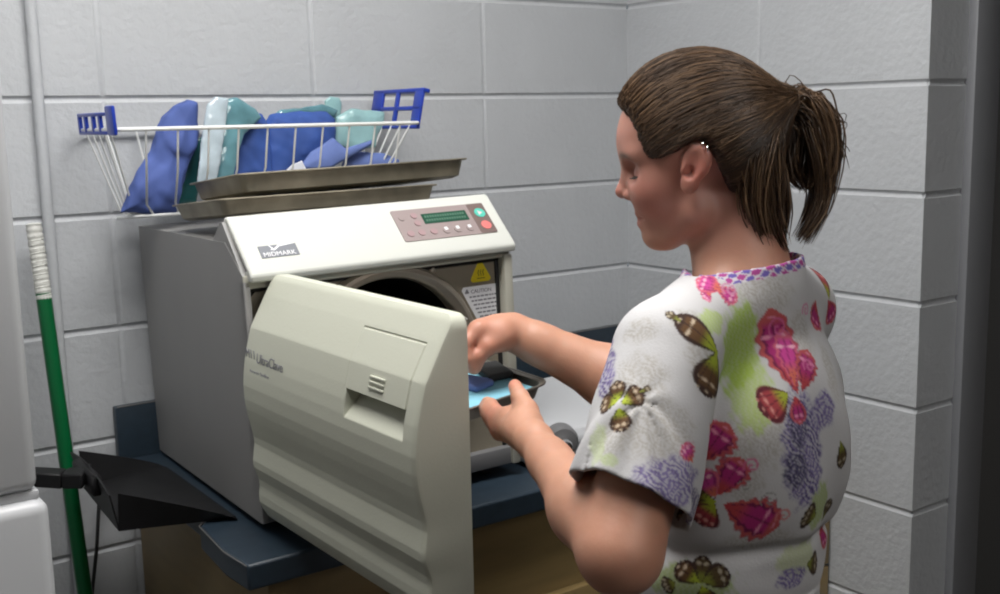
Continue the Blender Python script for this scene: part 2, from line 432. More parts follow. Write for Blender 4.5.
# raised grey housing behind the fascia
prof = [(.004, H1 + .004), (SB, H2 - .001), (SB + .010, H2 - .001), (SB + .045, .4145), (.03, .4145), (.02, .38)]
mb = MB(); mb.prism([(.004, H1 + .002), (SB - .001, H2 - .004), (SB + .008, H2 - .004), (SB + .045, .4145), (.066, .4135), (.03, .39)], lambda a, b, d: S @ Vector((d, a, b)), .001, W - .001)
mb.build('housing_ridge', M['cover'], au, 30)
# fascia
sl = Vector((0, SB, H2 - H1)).normalized(); nrm = Vector((0, -(H2 - H1), SB)).normalized()
fp = [(-.012, H1 - .006), (-.014, H1 + .004), (-.008, H1 + .012), (SB - .008, H2 + .001), (SB - .001, H2 + .004), (SB + .007, H2 + .001), (SB + .009, H2 - .006), (SB - .003, H2 - .010), (.004, H1 + .010), (.028, H1 + .006), (.028, H1 - .002)]
mb = MB(); mb.prism(fp, lambda a, b, d: S @ Vector((d, a, b)), .0065, W + .0035)
fa = mb.build('fascia', M['fascia'], au, 40, .003)
sub(fa, 'sloping ivory control fascia')
def sp(x, s, off=0.):    # point on the slope face of the fascia
    o = Vector((0, -.008, H1 + .012)); e = Vector((0, SB - .008, H2 + .001)) - o; e.normalize(); nn = Vector((0, -e.z, e.y))
    return S @ (o + Vector((x + .006, 0, 0)) + e * (s - .009) + nn * off)
def plate(mb, x0, x1, s0, s1, off, th=.0006, skew=0., rad=0.):
    P = [(x0, s0), (x1, s0), (x1, s1), (x0, s1)]
    if rad:
        P = [(cx + rad * math.cos(a), cy + rad * math.sin(a)) for cx, cy, a0 in ((x1 - rad, s0 + rad, -90), (x1 - rad, s1 - rad, 0), (x0 + rad, s1 - rad, 90), (x0 + rad, s0 + rad, 180)) for a in [math.radians(a0 + q) for q in (0, 30, 60, 90)]]
    return mb.prism(P, lambda a, b, d: sp(a, b, d), off, off + th)
cp = plate(MB(), .262, .4345, .029, .0945, .0002, .001, rad=.003).build('control_panel', M['panel'], fa)
sub(plate(MB(), .403, .434, .0295, .094, .0012, .0004, rad=.002).build('key_field', M['panel_dark'], fa), 'dark brown key field')
plate(MB(), .312, .395, .061, .082, .0012, .0006, rad=.001).build('display', M['lcd'], fa)
mb = MB()
for r_ in range(2):
    for k in range(16):
        x = .3165 + k * .0047; y0 = .0735 - r_ * .008; plate(mb, x, x + .0032, y0, y0 + .0045, .0018, .0002)
mb.build('display_text', M['lcd_text'], fa)
def disc(x, s, r, mname, off=.0012, th=.0012, n=20):
    return MB().prism([(x + r * math.cos(2 * math.pi * k / n), s + r * math.sin(2 * math.pi * k / n)) for k in range(n)], lambda a, b, d: sp(a, b, d), off, off + th)
disc(.420, .073, .0098, 0).build('start_button', M['btn_g'], fa); disc(.4195, .046, .0090, 0).build('stop_button', M['btn_r'], fa)
mb = MB()
mb.prism([(.4165, .068), (.4165, .078), (.425, .073)], lambda a, b, d: sp(a, b, d), .0024, .0026); mb.build('start_mark', M['btn_w'], fa)
for x in (.278, .298, .320): disc(x, .044, .0062, 0).build('button', M['btn_o'], fa); 
for x in (.343, .364, .387): disc(x, .0435, .0066, 0).build('button', M['panel'], fa)
for x in (.3425, .364, .3865):
    MB().prism([(x - .002, .043), (x + .004, .044), (x + .003, .050), (x - .003, .049)], lambda a, b, d: sp(a, b, d), .0026, .0029).build('button_mark', M['ink_w'], fa)
for x, s_ in ((.276, .078), (.299, .080), (.299, .064)): disc(x, s_, .0058, 0).build('button', M['btn_o' if x > .28 else 'panel'], fa)
lg = plate(MB(), .027, .0855, .0285, .051, .0002, .0008).build('maker_badge', M['logo'], fa)
def text(s, name, org, xd, yd, size, mt, parent, ext=.0003, align='LEFT', shear=0., sp_=1.):
    cu = bpy.data.curves.new(name, 'FONT'); cu.body = s; cu.size = size; cu.extrude = ext; cu.align_x = align; cu.shear = shear; cu.space_character = sp_
    cu.materials.append(mt); o = bpy.data.objects.new(name, cu); COL.objects.link(o)
    xd = Vector(xd).normalized(); yd = Vector(yd).normalized(); zd = xd.cross(yd)
    mm = Matrix.Identity(4)
    for i in range(3): mm[i][0] = xd[i]; mm[i][1] = yd[i]; mm[i][2] = zd[i]; mm[i][3] = org[i]
    root = parent
    while root.parent: root = root.parent
    bpy.context.view_layer.update()
    me = bpy.data.meshes.new_from_object(o); bpy.data.objects.remove(o); me.name = name; me.transform(ROOTM[root.name].inverted() @ mm)
    o = bpy.data.objects.new(name, me); COL.objects.link(o); o.parent = parent
    return o
xd_ = sp(1, 0) - sp(0, 0); yd_ = sp(0, 1) - sp(0, 0)
text('MIDMARK', 'badge_lettering', sp(.0305, .0305, .0011), xd_, yd_, .0112, M['ink_w'], fa, sp_=1.0)
mb = MB()
mb.prism([(.044, .0425), (.050, .0408), (.060, .0478), (.085, .0508), (.058, .0506), (.050, .0440), (.045, .0506), (.0435, .0506), (.047, .0442)], lambda a, b, d: sp(a, b, d), .001, .0013)
mb.build('badge_swoosh', M['ink_w'], fa)
# shadow lip and frame round the front
mb = MB()
mb.box((.0, .0, H1 - .016), (W, .02, H1 + .004), .003, S)
mb.box((W - .016, -.006, .0), (W + .001, .03, H1 - .01), .004, S)
mb.build('front_frame', M['frame'], au, 40)
MB().box((.004, .0, .0), (W - .004, .03, .03), .003, S).build('lower_rail', M['grey_plastic'], au)
MB().box((.0, .0, .0), (.010, .03, H1 - .004), .002, S).build('front_post', M['cover'], au)
# black strips drawn as the shadow line just inside the frame
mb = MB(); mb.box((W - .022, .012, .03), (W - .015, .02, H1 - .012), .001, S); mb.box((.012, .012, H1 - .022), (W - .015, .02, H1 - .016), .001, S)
mb.build('frame_shadow_line', M['gasket'], au, 40)
# front plate with round hole
cx, cz, RO, RI = .235, .198, .162, .140
n = 48; mb = MB(); vs = []; fs = []
for k in range(n):
    a = 2 * math.pi * k / n; c, s_ = math.cos(a), math.sin(a)
    L = min(((.45 - cx) if c > 0 else (cx - .008)) / max(abs(c), 1e-6), ((.354 - cz) if s_ > 0 else (cz - .012)) / max(abs(s_), 1e-6))
    L = max(L, RO - .004)
    vs.append(S @ Vector((cx + (RO - .006) * c, .016, cz + (RO - .006) * s_))); vs.append(S @ Vector((cx + L * c, .016, cz + L * s_)))
for k in range(n): j = (k + 1) % n; fs.append((2 * k, 2 * j, 2 * j + 1, 2 * k + 1))
mb.add(vs, fs)
for (x, z) in ((.445, .352), (.012, .352), (.445, .012), (.012, .012)): mb.box((x - .008, .0155, z - .008), (x + .008, .0175, z + .008), T=S)
mb.box((.01, .0175, .0), (.45, .022, .05), T=S)
mb.build('front_plate', M['plate'], au, 20)
RT = S @ Matrix.Translation((cx, .016, cz)) @ Matrix.Rotation(math.radians(90), 4, 'X')
mb = MB(); mb.lathe([(RO + .002, -.004), (RO, .006), (RO - .004, .012), (RO - .010, .013), (RO - .015, .008), (RI + .003, .006), (RI, .0), (RI, -.02)], 56, RT, False); mb.build('chamber_ring', M['ring'], au, 40)
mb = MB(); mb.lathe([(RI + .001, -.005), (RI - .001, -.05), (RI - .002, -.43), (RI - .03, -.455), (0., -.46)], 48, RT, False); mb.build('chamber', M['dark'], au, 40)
mb = MB()
for zz in (-.06, .06): 
    for sx in (-1, 1): mb.box((sx * .085 - .002, zz - .003, -.40), (sx * .085 + .002, zz + .003, -.02), T=RT)
for zz in (-.06, .06): mb.box((-.125, zz - .004, -.03), (.125, zz + .0, -.026), T=RT)
mb.build('tray_rack', M['ring'], au, 40)
mb = MB(); mb.lathe([(.0, .004), (.004, .0035), (.0055, .001), (.0055, -.002)], 12, S @ Matrix.Translation((.318, .015, .342)) @ Matrix.Rotation(math.radians(90), 4, 'X')); mb.build('screw', M['ring'], au)
# warning triangle and caution label
def fpn(a, b, d): return S @ Vector((a + .0075, .0155 - d, b + .002))
def rtri(c, r, rr, n=5):
    out = []
    for k in range(3):
        a = math.radians(90 + 120 * k); px_, pz_ = c[0] + r * math.cos(a), c[1] + r * math.sin(a)
        for q in range(n): t = a + math.radians(-60 + 120 * q / (n - 1)); out.append((px_ + rr * math.cos(t), pz_ + rr * math.sin(t)))
    return out
tr = MB().prism(rtri((.4005, .3240), .0165, .0048), fpn, .0004, .001).build('warning_triangle', M['yellow'], au)
sub(tr, 'yellow triangular hot surface warning label')
mb = MB()
for dx in (-.0045, 0, .0045): mb.tube([fpn(.4005 + dx + .0012 * math.sin(q * 2.2), .3205 + q * .0026, .0012) for q in range(5)], .0006, 5)
mb.prism([(.393, .3165), (.408, .3165), (.408, .3175), (.393, .3175)], fpn, .001, .0013)
mb.build('warning_symbol', M['black_ink'], tr)
lb = MB().prism([(.366, .305), (.432, .305), (.435, .302), (.435, .238), (.398, .238), (.393, .243), (.3625, .300)], fpn, .0004, .001).build('caution_label', M['label'], au)
text('CAUTION', 'caution_heading', fpn(.380, .2935, .0012), S @ Vector((1, 0, 0)) - S @ Vector((0, 0, 0)), S @ Vector((0, 0, 1)) - S @ Vector((0, 0, 0)), .0088, M['ink'], lb)
mb = MB(); mb.prism(rtri((.3725, .2970), .0035, .001), fpn, .0011, .0014)
r_ = random.Random(3)
for k in range(7):
    z = .2865 - k * .0068; x = .377 + k * .0036
    while x < .428:
        w_ = r_.uniform(.003, .009); mb.prism([(x, z), (min(x + w_, .430), z), (min(x + w_, .430), z + .0026), (x, z + .0026)], fpn, .001, .0012); x += w_ + .0018
mb.build('fine_print', M['ink'], lb)
for x, y in ((.04, .05), (W - .04, .05), (.04, D - .05), (W - .04, D - .05)):
    c = S @ Vector((x, y, 0)); MB().lathe([(.014, c.z - CZ + .002), (.014, .001), (.012, .0)], 16, Matrix.Translation((c.x, c.y, CZ + .0005))).build('foot', M['gasket'], au)
# ---- open door, hinged at the left, swung toward the camera
th = math.radians(-.5)
DM = Matrix(((-math.sin(th), -math.cos(th), 0, -1.151), (-math.cos(th), math.sin(th), 0, -.532), (0, 0, 1, 0), (0, 0, 0, 1)))   # local (u along width, v outward, z)
DP = [(-.262, .010), (-.266, .0145), (-.290, .029), (-.320, .0455), (-.334, .0532), (-.345, .0562), (-.362, .0607), (-.380, .0648), (-.398, .0675), (-.415, .0690), (-.435, .0686), (-.450, .0668), (-.465, .0640), (-.478, .0610), (-.492, .0580), (-.503, .0572), (-.515, .0590), (-.528, .0610), (-.538, .0605), (-.548, .0570), (-.558, .0535), (-.568, .0528), (-.580, .0545), (-.592, .0545), (-.604, .050), (-.616, .043), (-.625, .033)]
zt = np.array([p[0] for p in DP])[::-1]; vt = np.array([p[1] for p in DP])[::-1]
def vprof(z): return float(np.interp(z, zt, vt))
WD = .468
def rl_(u):      # corner rounding in outline : returns z inset at the top/bottom near the sides
    a = .016
    e = min(u, WD - u)
    return 0 if e >= a else a - math.sqrt(max(0, a * a - (a - e) ** 2))
us = sorted(set([0, .0015, .004, .008, .012, .016] + [WD - q for q in (0, .0015, .004, .008, .012, .016)] + [.016 + k * .01 for k in range(44)] + [.303, .3045, .4405, .442]))
zs = sorted(set(list(zt) + list(np.linspace(-.62, -.27, 120)) + [-.3672, -.366, -.4005, -.4018]))
SL0, SL1, SZ0, SZ1 = .304, .441, -.4010, -.3665
def dz(z, u):
    lo_, hi_ = -.6255 + rl_(u), -.262 - rl_(u); return lo_ + (z + .6255) / .3635 * (hi_ - lo_)
def outer(u, z):
    z2 = dz(z, u); v = vprof(z2)
    e = min(u, WD - u)
    if e < .008: v -= .006 * (1 - math.sqrt(max(0, 1 - ((.008 - e) / .008) ** 2)))
    lu, lz0, lz1 = (.263, .430), -.370, -.295     # latch plate seam
    def seam(d): return .0017 * max(0, 1 - (d / .0016) ** 2)
    if -.371 < z2 < -.292:
        g = 0
        if lz0 < z2 < lz1: g = max(seam(u - .440), seam(u - .2995) * .35)
        if .2995 < u < .440: g = max(g, seam(z2 - lz1))
        v -= g
    if SL0 < u < SL1 and SZ0 < z2 < SZ1:
        f = (z2 - SZ0) / (SZ1 - SZ0); v -= .024 * min(1, f * 1.25) if f < .97 else .024
    return v, z2
us = sorted(set(us + list(np.arange(.437, .443, .0006)) + list(np.arange(.297, .302, .0008))))
zs = sorted(set(zs + list(np.arange(-.298, -.292, .0007))))
vs = []; fs = []; nu = len(us)
for z in zs:
    for u in us:
        v, z2 = outer(u, z); vs.append(DM @ Vector((u, v, z2)))
for i in range(len(zs) - 1):
    for j in range(nu - 1): fs.append((i * nu + j, i * nu + j + 1, (i + 1) * nu + j + 1, (i + 1) * nu + j))
# rim to the inner edge
per = [j for j in range(nu)] + [i * nu + nu - 1 for i in range(1, len(zs))] + [(len(zs) - 1) * nu + j for j in range(nu - 2, -1, -1)] + [i * nu for i in range(len(zs) - 2, 0, -1)]
n0 = len(vs); Di = DM.inverted()
for k in per: q = Di @ Vector(vs[k]); vs.append(DM @ Vector((q.x, -.005, q.z)))
for k in range(len(per)): j = (k + 1) % len(per); fs.append((per[k], per[j], n0 + j, n0 + k))
n1 = len(vs)
for k in range(len(per)): q = Di @ Vector(vs[n0 + k]); vs.append(DM @ Vector((WD / 2 + (q.x - WD / 2) * .965, -.005, -.444 + (q.z + .444) * .96)))
for k in range(len(per)): j = (k + 1) % len(per); fs.append((n0 + k, n0 + j, n1 + j, n1 + k))
n2 = len(vs)
for k in range(len(per)): q = Di @ Vector(vs[n1 + k]); vs.append(DM @ Vector((q.x, .012, q.z)))
for k in range(len(per)): j = (k + 1) % len(per); fs.append((n1 + k, n1 + j, n2 + j, n2 + k))
fs.append(tuple(n2 + k for k in range(len(per))))
dd = mkobj('door', vs, fs, M['door'], au, 28)
sub(dd, 'open cream front door with a wavy lower face')
mb = MB(); mb.lathe([(.0, -.010), (.125, -.010), (.135, -.004), (.150, -.002), (.150, .010)], 40, DM @ Matrix.Translation((.225, .004, -.434)) @ Matrix.Rotation(math.radians(90), 4, 'X') @ Matrix.Scale(-1, 4, (0, 0, 1)))
mb.build('pressure_plate', M['ring'], dd)
mb = MB()
for k in range(3): z = -.3435 - k * .0062; v = vprof(z); mb.box((.354, v - .0008, z - .0017), (.388, v + .0022, z + .0017), .0008, DM)
mb.build('grip_ridge', M['door'], dd, 40)
mb = MB()      # small steel latch rods at the top free corner of the door
mb.tube([DM @ Vector(p) for p in ((.43, .004, -.273), (.438, -.022, -.272), (.434, -.028, -.275))], .0014, 6)
mb.tube([DM @ Vector(p) for p in ((.446, .008, -.272), (.449, -.004, -.292), (.449, -.006, -.312))], .0014, 6)
mb.build('latch_rod', M['fascia'], dd, 40)
mb = MB(); pass
for zz in (-.585, -.32): MB().box((-1.175, -.545, zz - .015), (-1.150, -.522, zz + .015), .003).build('hinge', M['gasket'], au)
ux = DM @ Vector((1, 0, 0)) - DM @ Vector((0, 0, 0))
text('M11', 'model_lettering', DM @ Vector((.009, vprof(-.370) + .0012, -.374)), ux, (0, 0, 1), .0185, M['ink'], dd)
text('UltraClave', 'model_lettering', DM @ Vector((.045, vprof(-.372) + .0016, -.377)), ux, (0, 0, 1), .0205, M['ink'], dd, shear=.3, sp_=.95)
text('Automatic Sterilizer', 'small_lettering', DM @ Vector((.026, vprof(-.386) + .0008, -.3935)), ux, (0, 0, 1), .0078, M['ink'], dd)

# ================================================================== METAL TRAYS ON TOP
def steel_tray(name, label, T, L, Wd, Hh, mt, th=.0014, rim=.004, rad=.02, group=None, taper=.006):
    """origin at front-left bottom corner, x along the length, y across, z up"""
    t = thing(name, label, 'tray', Mx=T, group=group)
    def ring(x0, y0, x1, y1, z, r=rad, n=6):
        out = []
        for cx_, cy_, a0 in ((x1 - r, y0 + r, -90), (x1 - r, y1 - r, 0), (x0 + r, y1 - r, 90), (x0 + r, y0 + r, 180)):
            for q in range(n): a = math.radians(a0 + 90 * q / (n - 1)); out.append((cx_ + r * math.cos(a), cy_ + r * math.sin(a), z))
        return out
    t_ = taper
    rings = [ring(t_ + .01, t_ + .01, L - t_ - .01, Wd - t_ - .01, 0, rad * .6), ring(t_, t_, L - t_, Wd - t_, .004), ring(0, 0, L, Wd, Hh - .001), ring(-rim, -rim, L + rim, Wd + rim, Hh), ring(-rim, -rim, L + rim, Wd + rim, Hh - .0015),
             ring(.0, .0, L, Wd, Hh - .0025 + .0012), ring(th, th, L - th, Wd - th, Hh - .002), ring(t_ + th, t_ + th, L - t_ - th, Wd - t_ - th, .005), ring(t_ + .011, t_ + .011, L - t_ - .011, Wd - t_ - .011, th, rad * .6)]
    # simple closed shell : outer bottom -> rim -> inner bottom
    rings = [rings[0], rings[1], rings[2], rings[4], rings[3], rings[6], rings[7], rings[8]]
    vs = [T @ Vector(p) for r in rings for p in r]; n = len(rings[0]); fs = []
    for i in range(len(rings) - 1):
        for k in range(n): fs.append((i * n + k, i * n + (k + 1) % n, (i + 1) * n + (k + 1) % n, (i + 1) * n + k))
    fs.append(tuple(range(n))[::-1]); fs.append(tuple((len(rings) - 1) * n + k for k in range(n)))
    mkobj('pan', vs, fs, mt, t, 30)
    mb = MB(); mb.tube([T @ Vector(p) for p in ring(-rim, -rim, L + rim, Wd + rim, Hh - .0006)], .0016, 6, closed=True); mb.build('rolled_rim', mt, t)
    return t
def frame3(o, xa, ya):
    xa = Vector(xa).normalized(); ya = Vector(ya); ya = (ya - xa * ya.dot(xa)).normalized(); za = xa.cross(ya)
    mm = Matrix.Identity(4)
    for i in range(3): mm[i][0] = xa[i]; mm[i][1] = ya[i]; mm[i][2] = za[i]; mm[i][3] = o[i]
    return mm
T1 = frame3((-1.190, -.425, -.1850), (.38, .0, .003), (.01, .2, -.019))
steel_tray('instrument_tray', 'lower of the two stacked aged steel trays on top of the sterilizer', T1, .378, .205, .027, M['steel'], rad=.012, group=None)
T2 = frame3((-1.158, -.428, -.1530), (.40, .0, .008), (.006, .2, -.021))
steel_tray('instrument_tray', 'upper steel tray tilted on top of another, sticking out to the right', T2, .405, .205, .031, M['steel'], rad=.012, rim=.005)
# ================================================================== WIRE BASKET
bk = thing('wire_basket', 'white wire basket with blue end handles against the block wall', 'basket', (-1.0, -.1, -.21))
zt_, zb_ = -.053, -.207
TB = (-1.277, -.228, -.716, -.014)       # top rim  x0,y0,x1,y1
BB = (-1.232, -.150, -.770, -.032)
def rect(b, z, r=.02, dzf=0.):
    out = []
    for cx_, cy_, a0 in ((b[2] - r, b[1] + r, -90), (b[2] - r, b[3] - r, 0), (b[0] + r, b[3] - r, 90), (b[0] + r, b[1] + r, 180)):
        for q in range(5): a = math.radians(a0 + 90 * q / 4); out.append((cx_ + r * math.cos(a), cy_ + r * math.sin(a), z + dzf * (b[3] - (cy_ + r * math.sin(a))) / (b[3] - b[1])))
    return out
MB().tube(rect(TB, zt_), .0034, 8, closed=True).build('rim_wire', M['wire'], bk)
mb = MB(); mb.tube(rect(BB, zb_, .02, .010), .0026, 8, closed=True)
mb.build('base_wire', M['wire'], bk)
mb = MB()
nx = 10
for k in range(nx):
    f = (k + .5) / nx; xt = TB[0] + .02 + (TB[2] - TB[0] - .04) * f; xb = BB[0] + .008 + (BB[2] - BB[0] - .016) * f
    mb.tube([(xt, TB[1], zt_), (xt * .93 + xb * .07, TB[1] + .018, zt_ - .07), (xt * .55 + xb * .45, BB[1] - .016, zb_ + .030), (xb, BB[1] + .004, zb_ + .012), (xb, BB[1] + .014, zb_ + .008), (xb, BB[3] - .014, zb_ - .0), (xb, BB[3] - .004, zb_ + .008), (xt, TB[3], zt_)], .0018, 6)
for k in range(5):
    f = (k + .5) / 5; yt = TB[1] + .02 + (TB[3] - TB[1] - .04) * f; yb = BB[1] + .012 + (BB[3] - BB[1] - .024) * f
    z_ = zb_ + .010 * (BB[3] - yb) / (BB[3] - BB[1])
    mb.tube([(TB[0], yt, zt_), (BB[0] + .004, yb, zb_ + .016), (BB[0] + .014, yb, z_ + .004), (BB[2] - .014, yb, z_ + .004), (BB[2] - .004, yb, zb_ + .016), (TB[2], yt, zt_)], .0018, 6)
mb.build('side_wires', M['wire'], bk)['kind'] = 'stuff'
def basket_handle(x, sgn, tilt):
    """ladder shaped plastic handle standing on one end of the rim; y across"""
    mb = MB(); up = Vector((sgn * math.sin(tilt), 0, math.cos(tilt))); n_ = Vector((math.cos(tilt), 0, -sgn * math.sin(tilt)))
    y0, y1 = TB[1] + .012, TB[3] - .015
    T = Matrix.Identity(4)
    for i in range(3): T[i][0] = n_[i]; T[i][1] = (0, 1, 0)[i]; T[i][2] = up[i]; T[i][3] = (x, 0, zt_ - .006)[i]
    return mb, T, y0, y1
mb, T, y0, y1 = basket_handle(TB[2] + .001, 1, .22)
mb.box((-.003, y0, -.004), (.003, y0 + .030, .070), .002, T)
mb.box((-.003, y1 - .040, -.004), (.003, y1, .070), .002, T)
mb.box((-.003, y0 - .002, .064), (.012, y1 + .002, .072), .002, T)
mb.box((-.003, y0, .030), (.003, y1, .038), .002, T)
mb.box((-.003, (y0 + y1) / 2 - .006, .0), (.003, (y0 + y1) / 2 + .006, .066), .002, T)
mb.box((-.004, y0, -.005), (.004, y1, .001), .002, T)
sub(mb.build('handle', M['blue_plastic'], bk), 'blue ladder shaped handle folded upright')
mb, T, y0, y1 = basket_handle(TB[0] - .001, -1, .05)
mb.box((-.003, y0 - .012, -.003), (.003, y0 + .028, .044), .0028, T)
mb.box((-.003, y0 + .028, .028), (.003, y1, .034), .002, T); mb.box((-.003, y0 + .028, -.002), (.003, y1, .004), .002, T)
for q in (.35, .55, .78, .97): yy = y0 + (y1 - y0) * q; mb.box((-.003, yy - .006, .0), (.003, yy + .006, .03), .002, T)
sub(mb.build('handle', M['blue_plastic'], bk), 'blue plastic handle with a rounded tab')
# ================================================================== WRAPPED PACKS
def pack(name, label, cat, pts, y, thick, mt, tilt=(0., 0.), round_=.006, wr=.0025, seed=1, res=.0028, wf=55., group=None):
    """soft pack: outline (photo pixels) projected on a plane standing in the basket, given real thickness"""
    n = Vector((tilt[0], -1, tilt[1])).normalized(); a = Vector((-1., y, -.15)); n = np.array(n); a = np.array(a)
    P = np.array([onplane(px_, py_, a, n) for px_, py_ in pts])
    e1 = np.array([1., 0, 0]) - n[0] * n; e1 /= np.linalg.norm(e1); e2 = np.cross(n, e1); e2 = e2 if e2[2] > 0 else -e2
    c = P.mean(0); P2 = np.stack([(P - c) @ e1, (P - c) @ e2], -1)
    def F(X, center=None, hd=0):
        q = X - c; p2 = np.stack([q @ e1, q @ e2], -1); h = q @ n
        wob = wr * n3(X, wf, seed) + wr * .5 * n3(X, wf * 2.6, seed + 9)
        d2 = sd_poly(p2, P2) + round_ * .3
        tt = thick / 2 * np.clip(.35 + .65 * np.sqrt(np.clip(-d2 / (thick * .9), 0, 1)), 0, 1)
        dh = np.abs(h) - tt + round_
        d = np.sqrt(np.maximum(d2 + round_, 0) ** 2 + np.maximum(dh, 0) ** 2) + np.minimum(np.maximum(d2 + round_, dh), 0) - round_
        return d * .8 + wob
    lo = P.min(0) - thick / 2 * np.abs(n) - .012; hi = P.max(0) + thick / 2 * np.abs(n) + .012
    V, Q = sdf_mesh(F, lo, hi, res, 8, 2.0)
    o = mkobj(name, V, Q, mt, None, 180)
    tag(o, label, cat, group)
    return o
pack('wrapped_pack', 'tall blue cloth wrapped pack leaning at the left end of the wire basket', 'wrapped pack', [(120, 213), (128, 183), (147, 150), (160, 114), (172, 101), (186, 97), (197, 101), (200, 118), (196, 150), (186, 178), (178, 214), (150, 217)], -.110, .055, M['blue_wrap'], (.1, .08), .012, .006, 3, wf=52)
pack('sterile_pouch', 'dark green pouch mostly hidden behind the tall blue pack', 'pouch', [(176, 205), (182, 170), (192, 140), (204, 135), (206, 160), (196, 205)], -.085, .012, M['green_film'], (.1, .05), .003, .001, 4)
pp = pack('sterile_pouch', 'frosted clear and teal pouch standing next to the tall blue pack', 'pouch', [(196, 190), (199, 150), (206, 104), (215, 95), (229, 98), (226, 130), (217, 188)], -.165, .010, M['clear_film'], (.0, .1), .003, .0015, 5)
pack('sterile_pouch', 'teal film pouch curving over the bright blue pack', 'pouch', [(214, 190), (217, 140), (222, 100), (236, 97), (256, 108), (262, 118), (244, 135), (236, 165), (230, 188)], -.145, .016, M['teal_film'], (.05, .12), .003, .0015, 6)
pack('wrapped_pack', 'bright blue pack under teal film at the middle of the basket', 'wrapped pack', [(224, 188), (232, 150), (236, 116), (246, 107), (262, 113), (268, 122), (272, 150), (274, 186)], -.115, .03, M['blue_wrap2'], (.0, .1), .008, .0025, 7)
pack('wrapped_pack', 'wide bright blue pack filling the right half of the basket', 'wrapped pack', [(262, 188), (262, 125), (270, 113), (300, 109), (326, 110), (336, 118), (336, 150), (330, 182)], -.10, .06, M['blue_wrap2'], (.0, .05), .012, .003, 8)
pack('sterile_pouch', 'teal film pouch lying along the top of the wide blue pack', 'pouch', [(266, 120), (280, 109), (300, 107), (322, 103), (338, 110), (334, 118), (300, 116), (284, 119)], -.065, .02, M['teal_film'], (.0, .05), .003, .0015, 9)
pack('sterile_pouch', 'small pale teal pouch tip poking up behind the wide blue pack', 'pouch', [(324, 125), (324, 100), (330, 95), (340, 97), (343, 104), (340, 125)], -.05, .006, M['mint'], (.0, .0), .0025, .001, 10)
pack('sterile_pouch', 'mint green pouch at the right end of the basket', 'pouch', [(334, 146), (335, 116), (350, 108), (366, 109), (384, 112), (383, 128), (378, 136), (376, 148), (350, 150)], -.09, .016, M['mint'], (.0, .1), .003, .002, 11)
pack('wrapped_pack', 'periwinkle blue pack lying diagonally with a pointed corner', 'wrapped pack', [(294, 172), (310, 152), (332, 137), (345, 148), (372, 139), (372, 146), (352, 157), (330, 170)], -.155, .02, M['peri'], (.0, .3), .004, .001, 12)
pack('wrapped_pack', 'flat periwinkle pack at the right behind the upper steel tray', 'wrapped pack', [(340, 168), (346, 153), (360, 151), (384, 153), (400, 160), (398, 170)], -.135, .014, M['peri'], (.0, .3), .003, .001, 13)
pack('paper_slip', 'small white paper corner showing above the upper steel tray', 'paper', [(280, 176), (292, 164), (302, 160), (308, 172), (306, 178)], -.185, .004, M['paper'], (.0, .3), .001, .0005, 14, res=.0018)
# ================================================================== BROOM, DUSTPAN, BLACK TUBE
bt = Vector((-1.373, -.055, -.205)); bb = Vector((-1.352, -.16, -1.50))
bt = Vector(onplane(33.5, 223, (0, -.05, 0), (0, 1, 0))); b2 = Vector(onplane(85, 594, (0, -.125, 0), (0, 1, 0))); bb = bt + (b2 - bt) * ((bt.z + 1.50) / (bt.z - b2.z))
br = thing('broom', 'green poled broom with a ribbed white grip leaning on the block wall', 'broom', (bb.x, bb.y, FLOOR))
bd = (bb - bt).normalized(); g1 = bt + bd * .128
MB().tube([g1 - bd * .01, bb], .0125, 16).build('pole', M['green_pole'], br)
mb = MB(); pts = [bt + bd * (.13 * k / 60) for k in range(61)]; mb.tube(pts, [.0085 if k == 0 else .0125 + .0006 * math.cos(k * 1.2) for k in range(61)], 14)
x_ = bd.cross(Vector((0, 1, 0))).normalized(); y_ = bd.cross(x_)
mb.tube([bt + bd * (.02 + .105 * k / 150) + (x_ * math.cos(k * .62) + y_ * math.sin(k * .62)) * .0122 for k in range(151)], .0014, 6)
mb.build('grip', M['grip'], br)
MB().box((bb.x - .02, bb.y - .05, -1.53), (bb.x + .02, bb.y + .05, -1.485), .01).build('head', M['green_pole'], br)
mb = MB(); T0 = [(-.02, -.05), (.02, -.05), (.02, .05), (-.02, .05)]; T9 = [(-.035, -.13), (.035, -.13), (.035, .10), (-.035, .10)]
mb.add([(bb.x + a, bb.y + b, -1.528) for a, b in T0] + [(bb.x + a, bb.y + b, FLOOR + .002) for a, b in T9], [(0, 1, 2, 3), (7, 6, 5, 4), (0, 4, 5, 1), (1, 5, 6, 2), (2, 6, 7, 3), (3, 7, 4, 0)])
mb.build('bristles', M['bristle'], br)
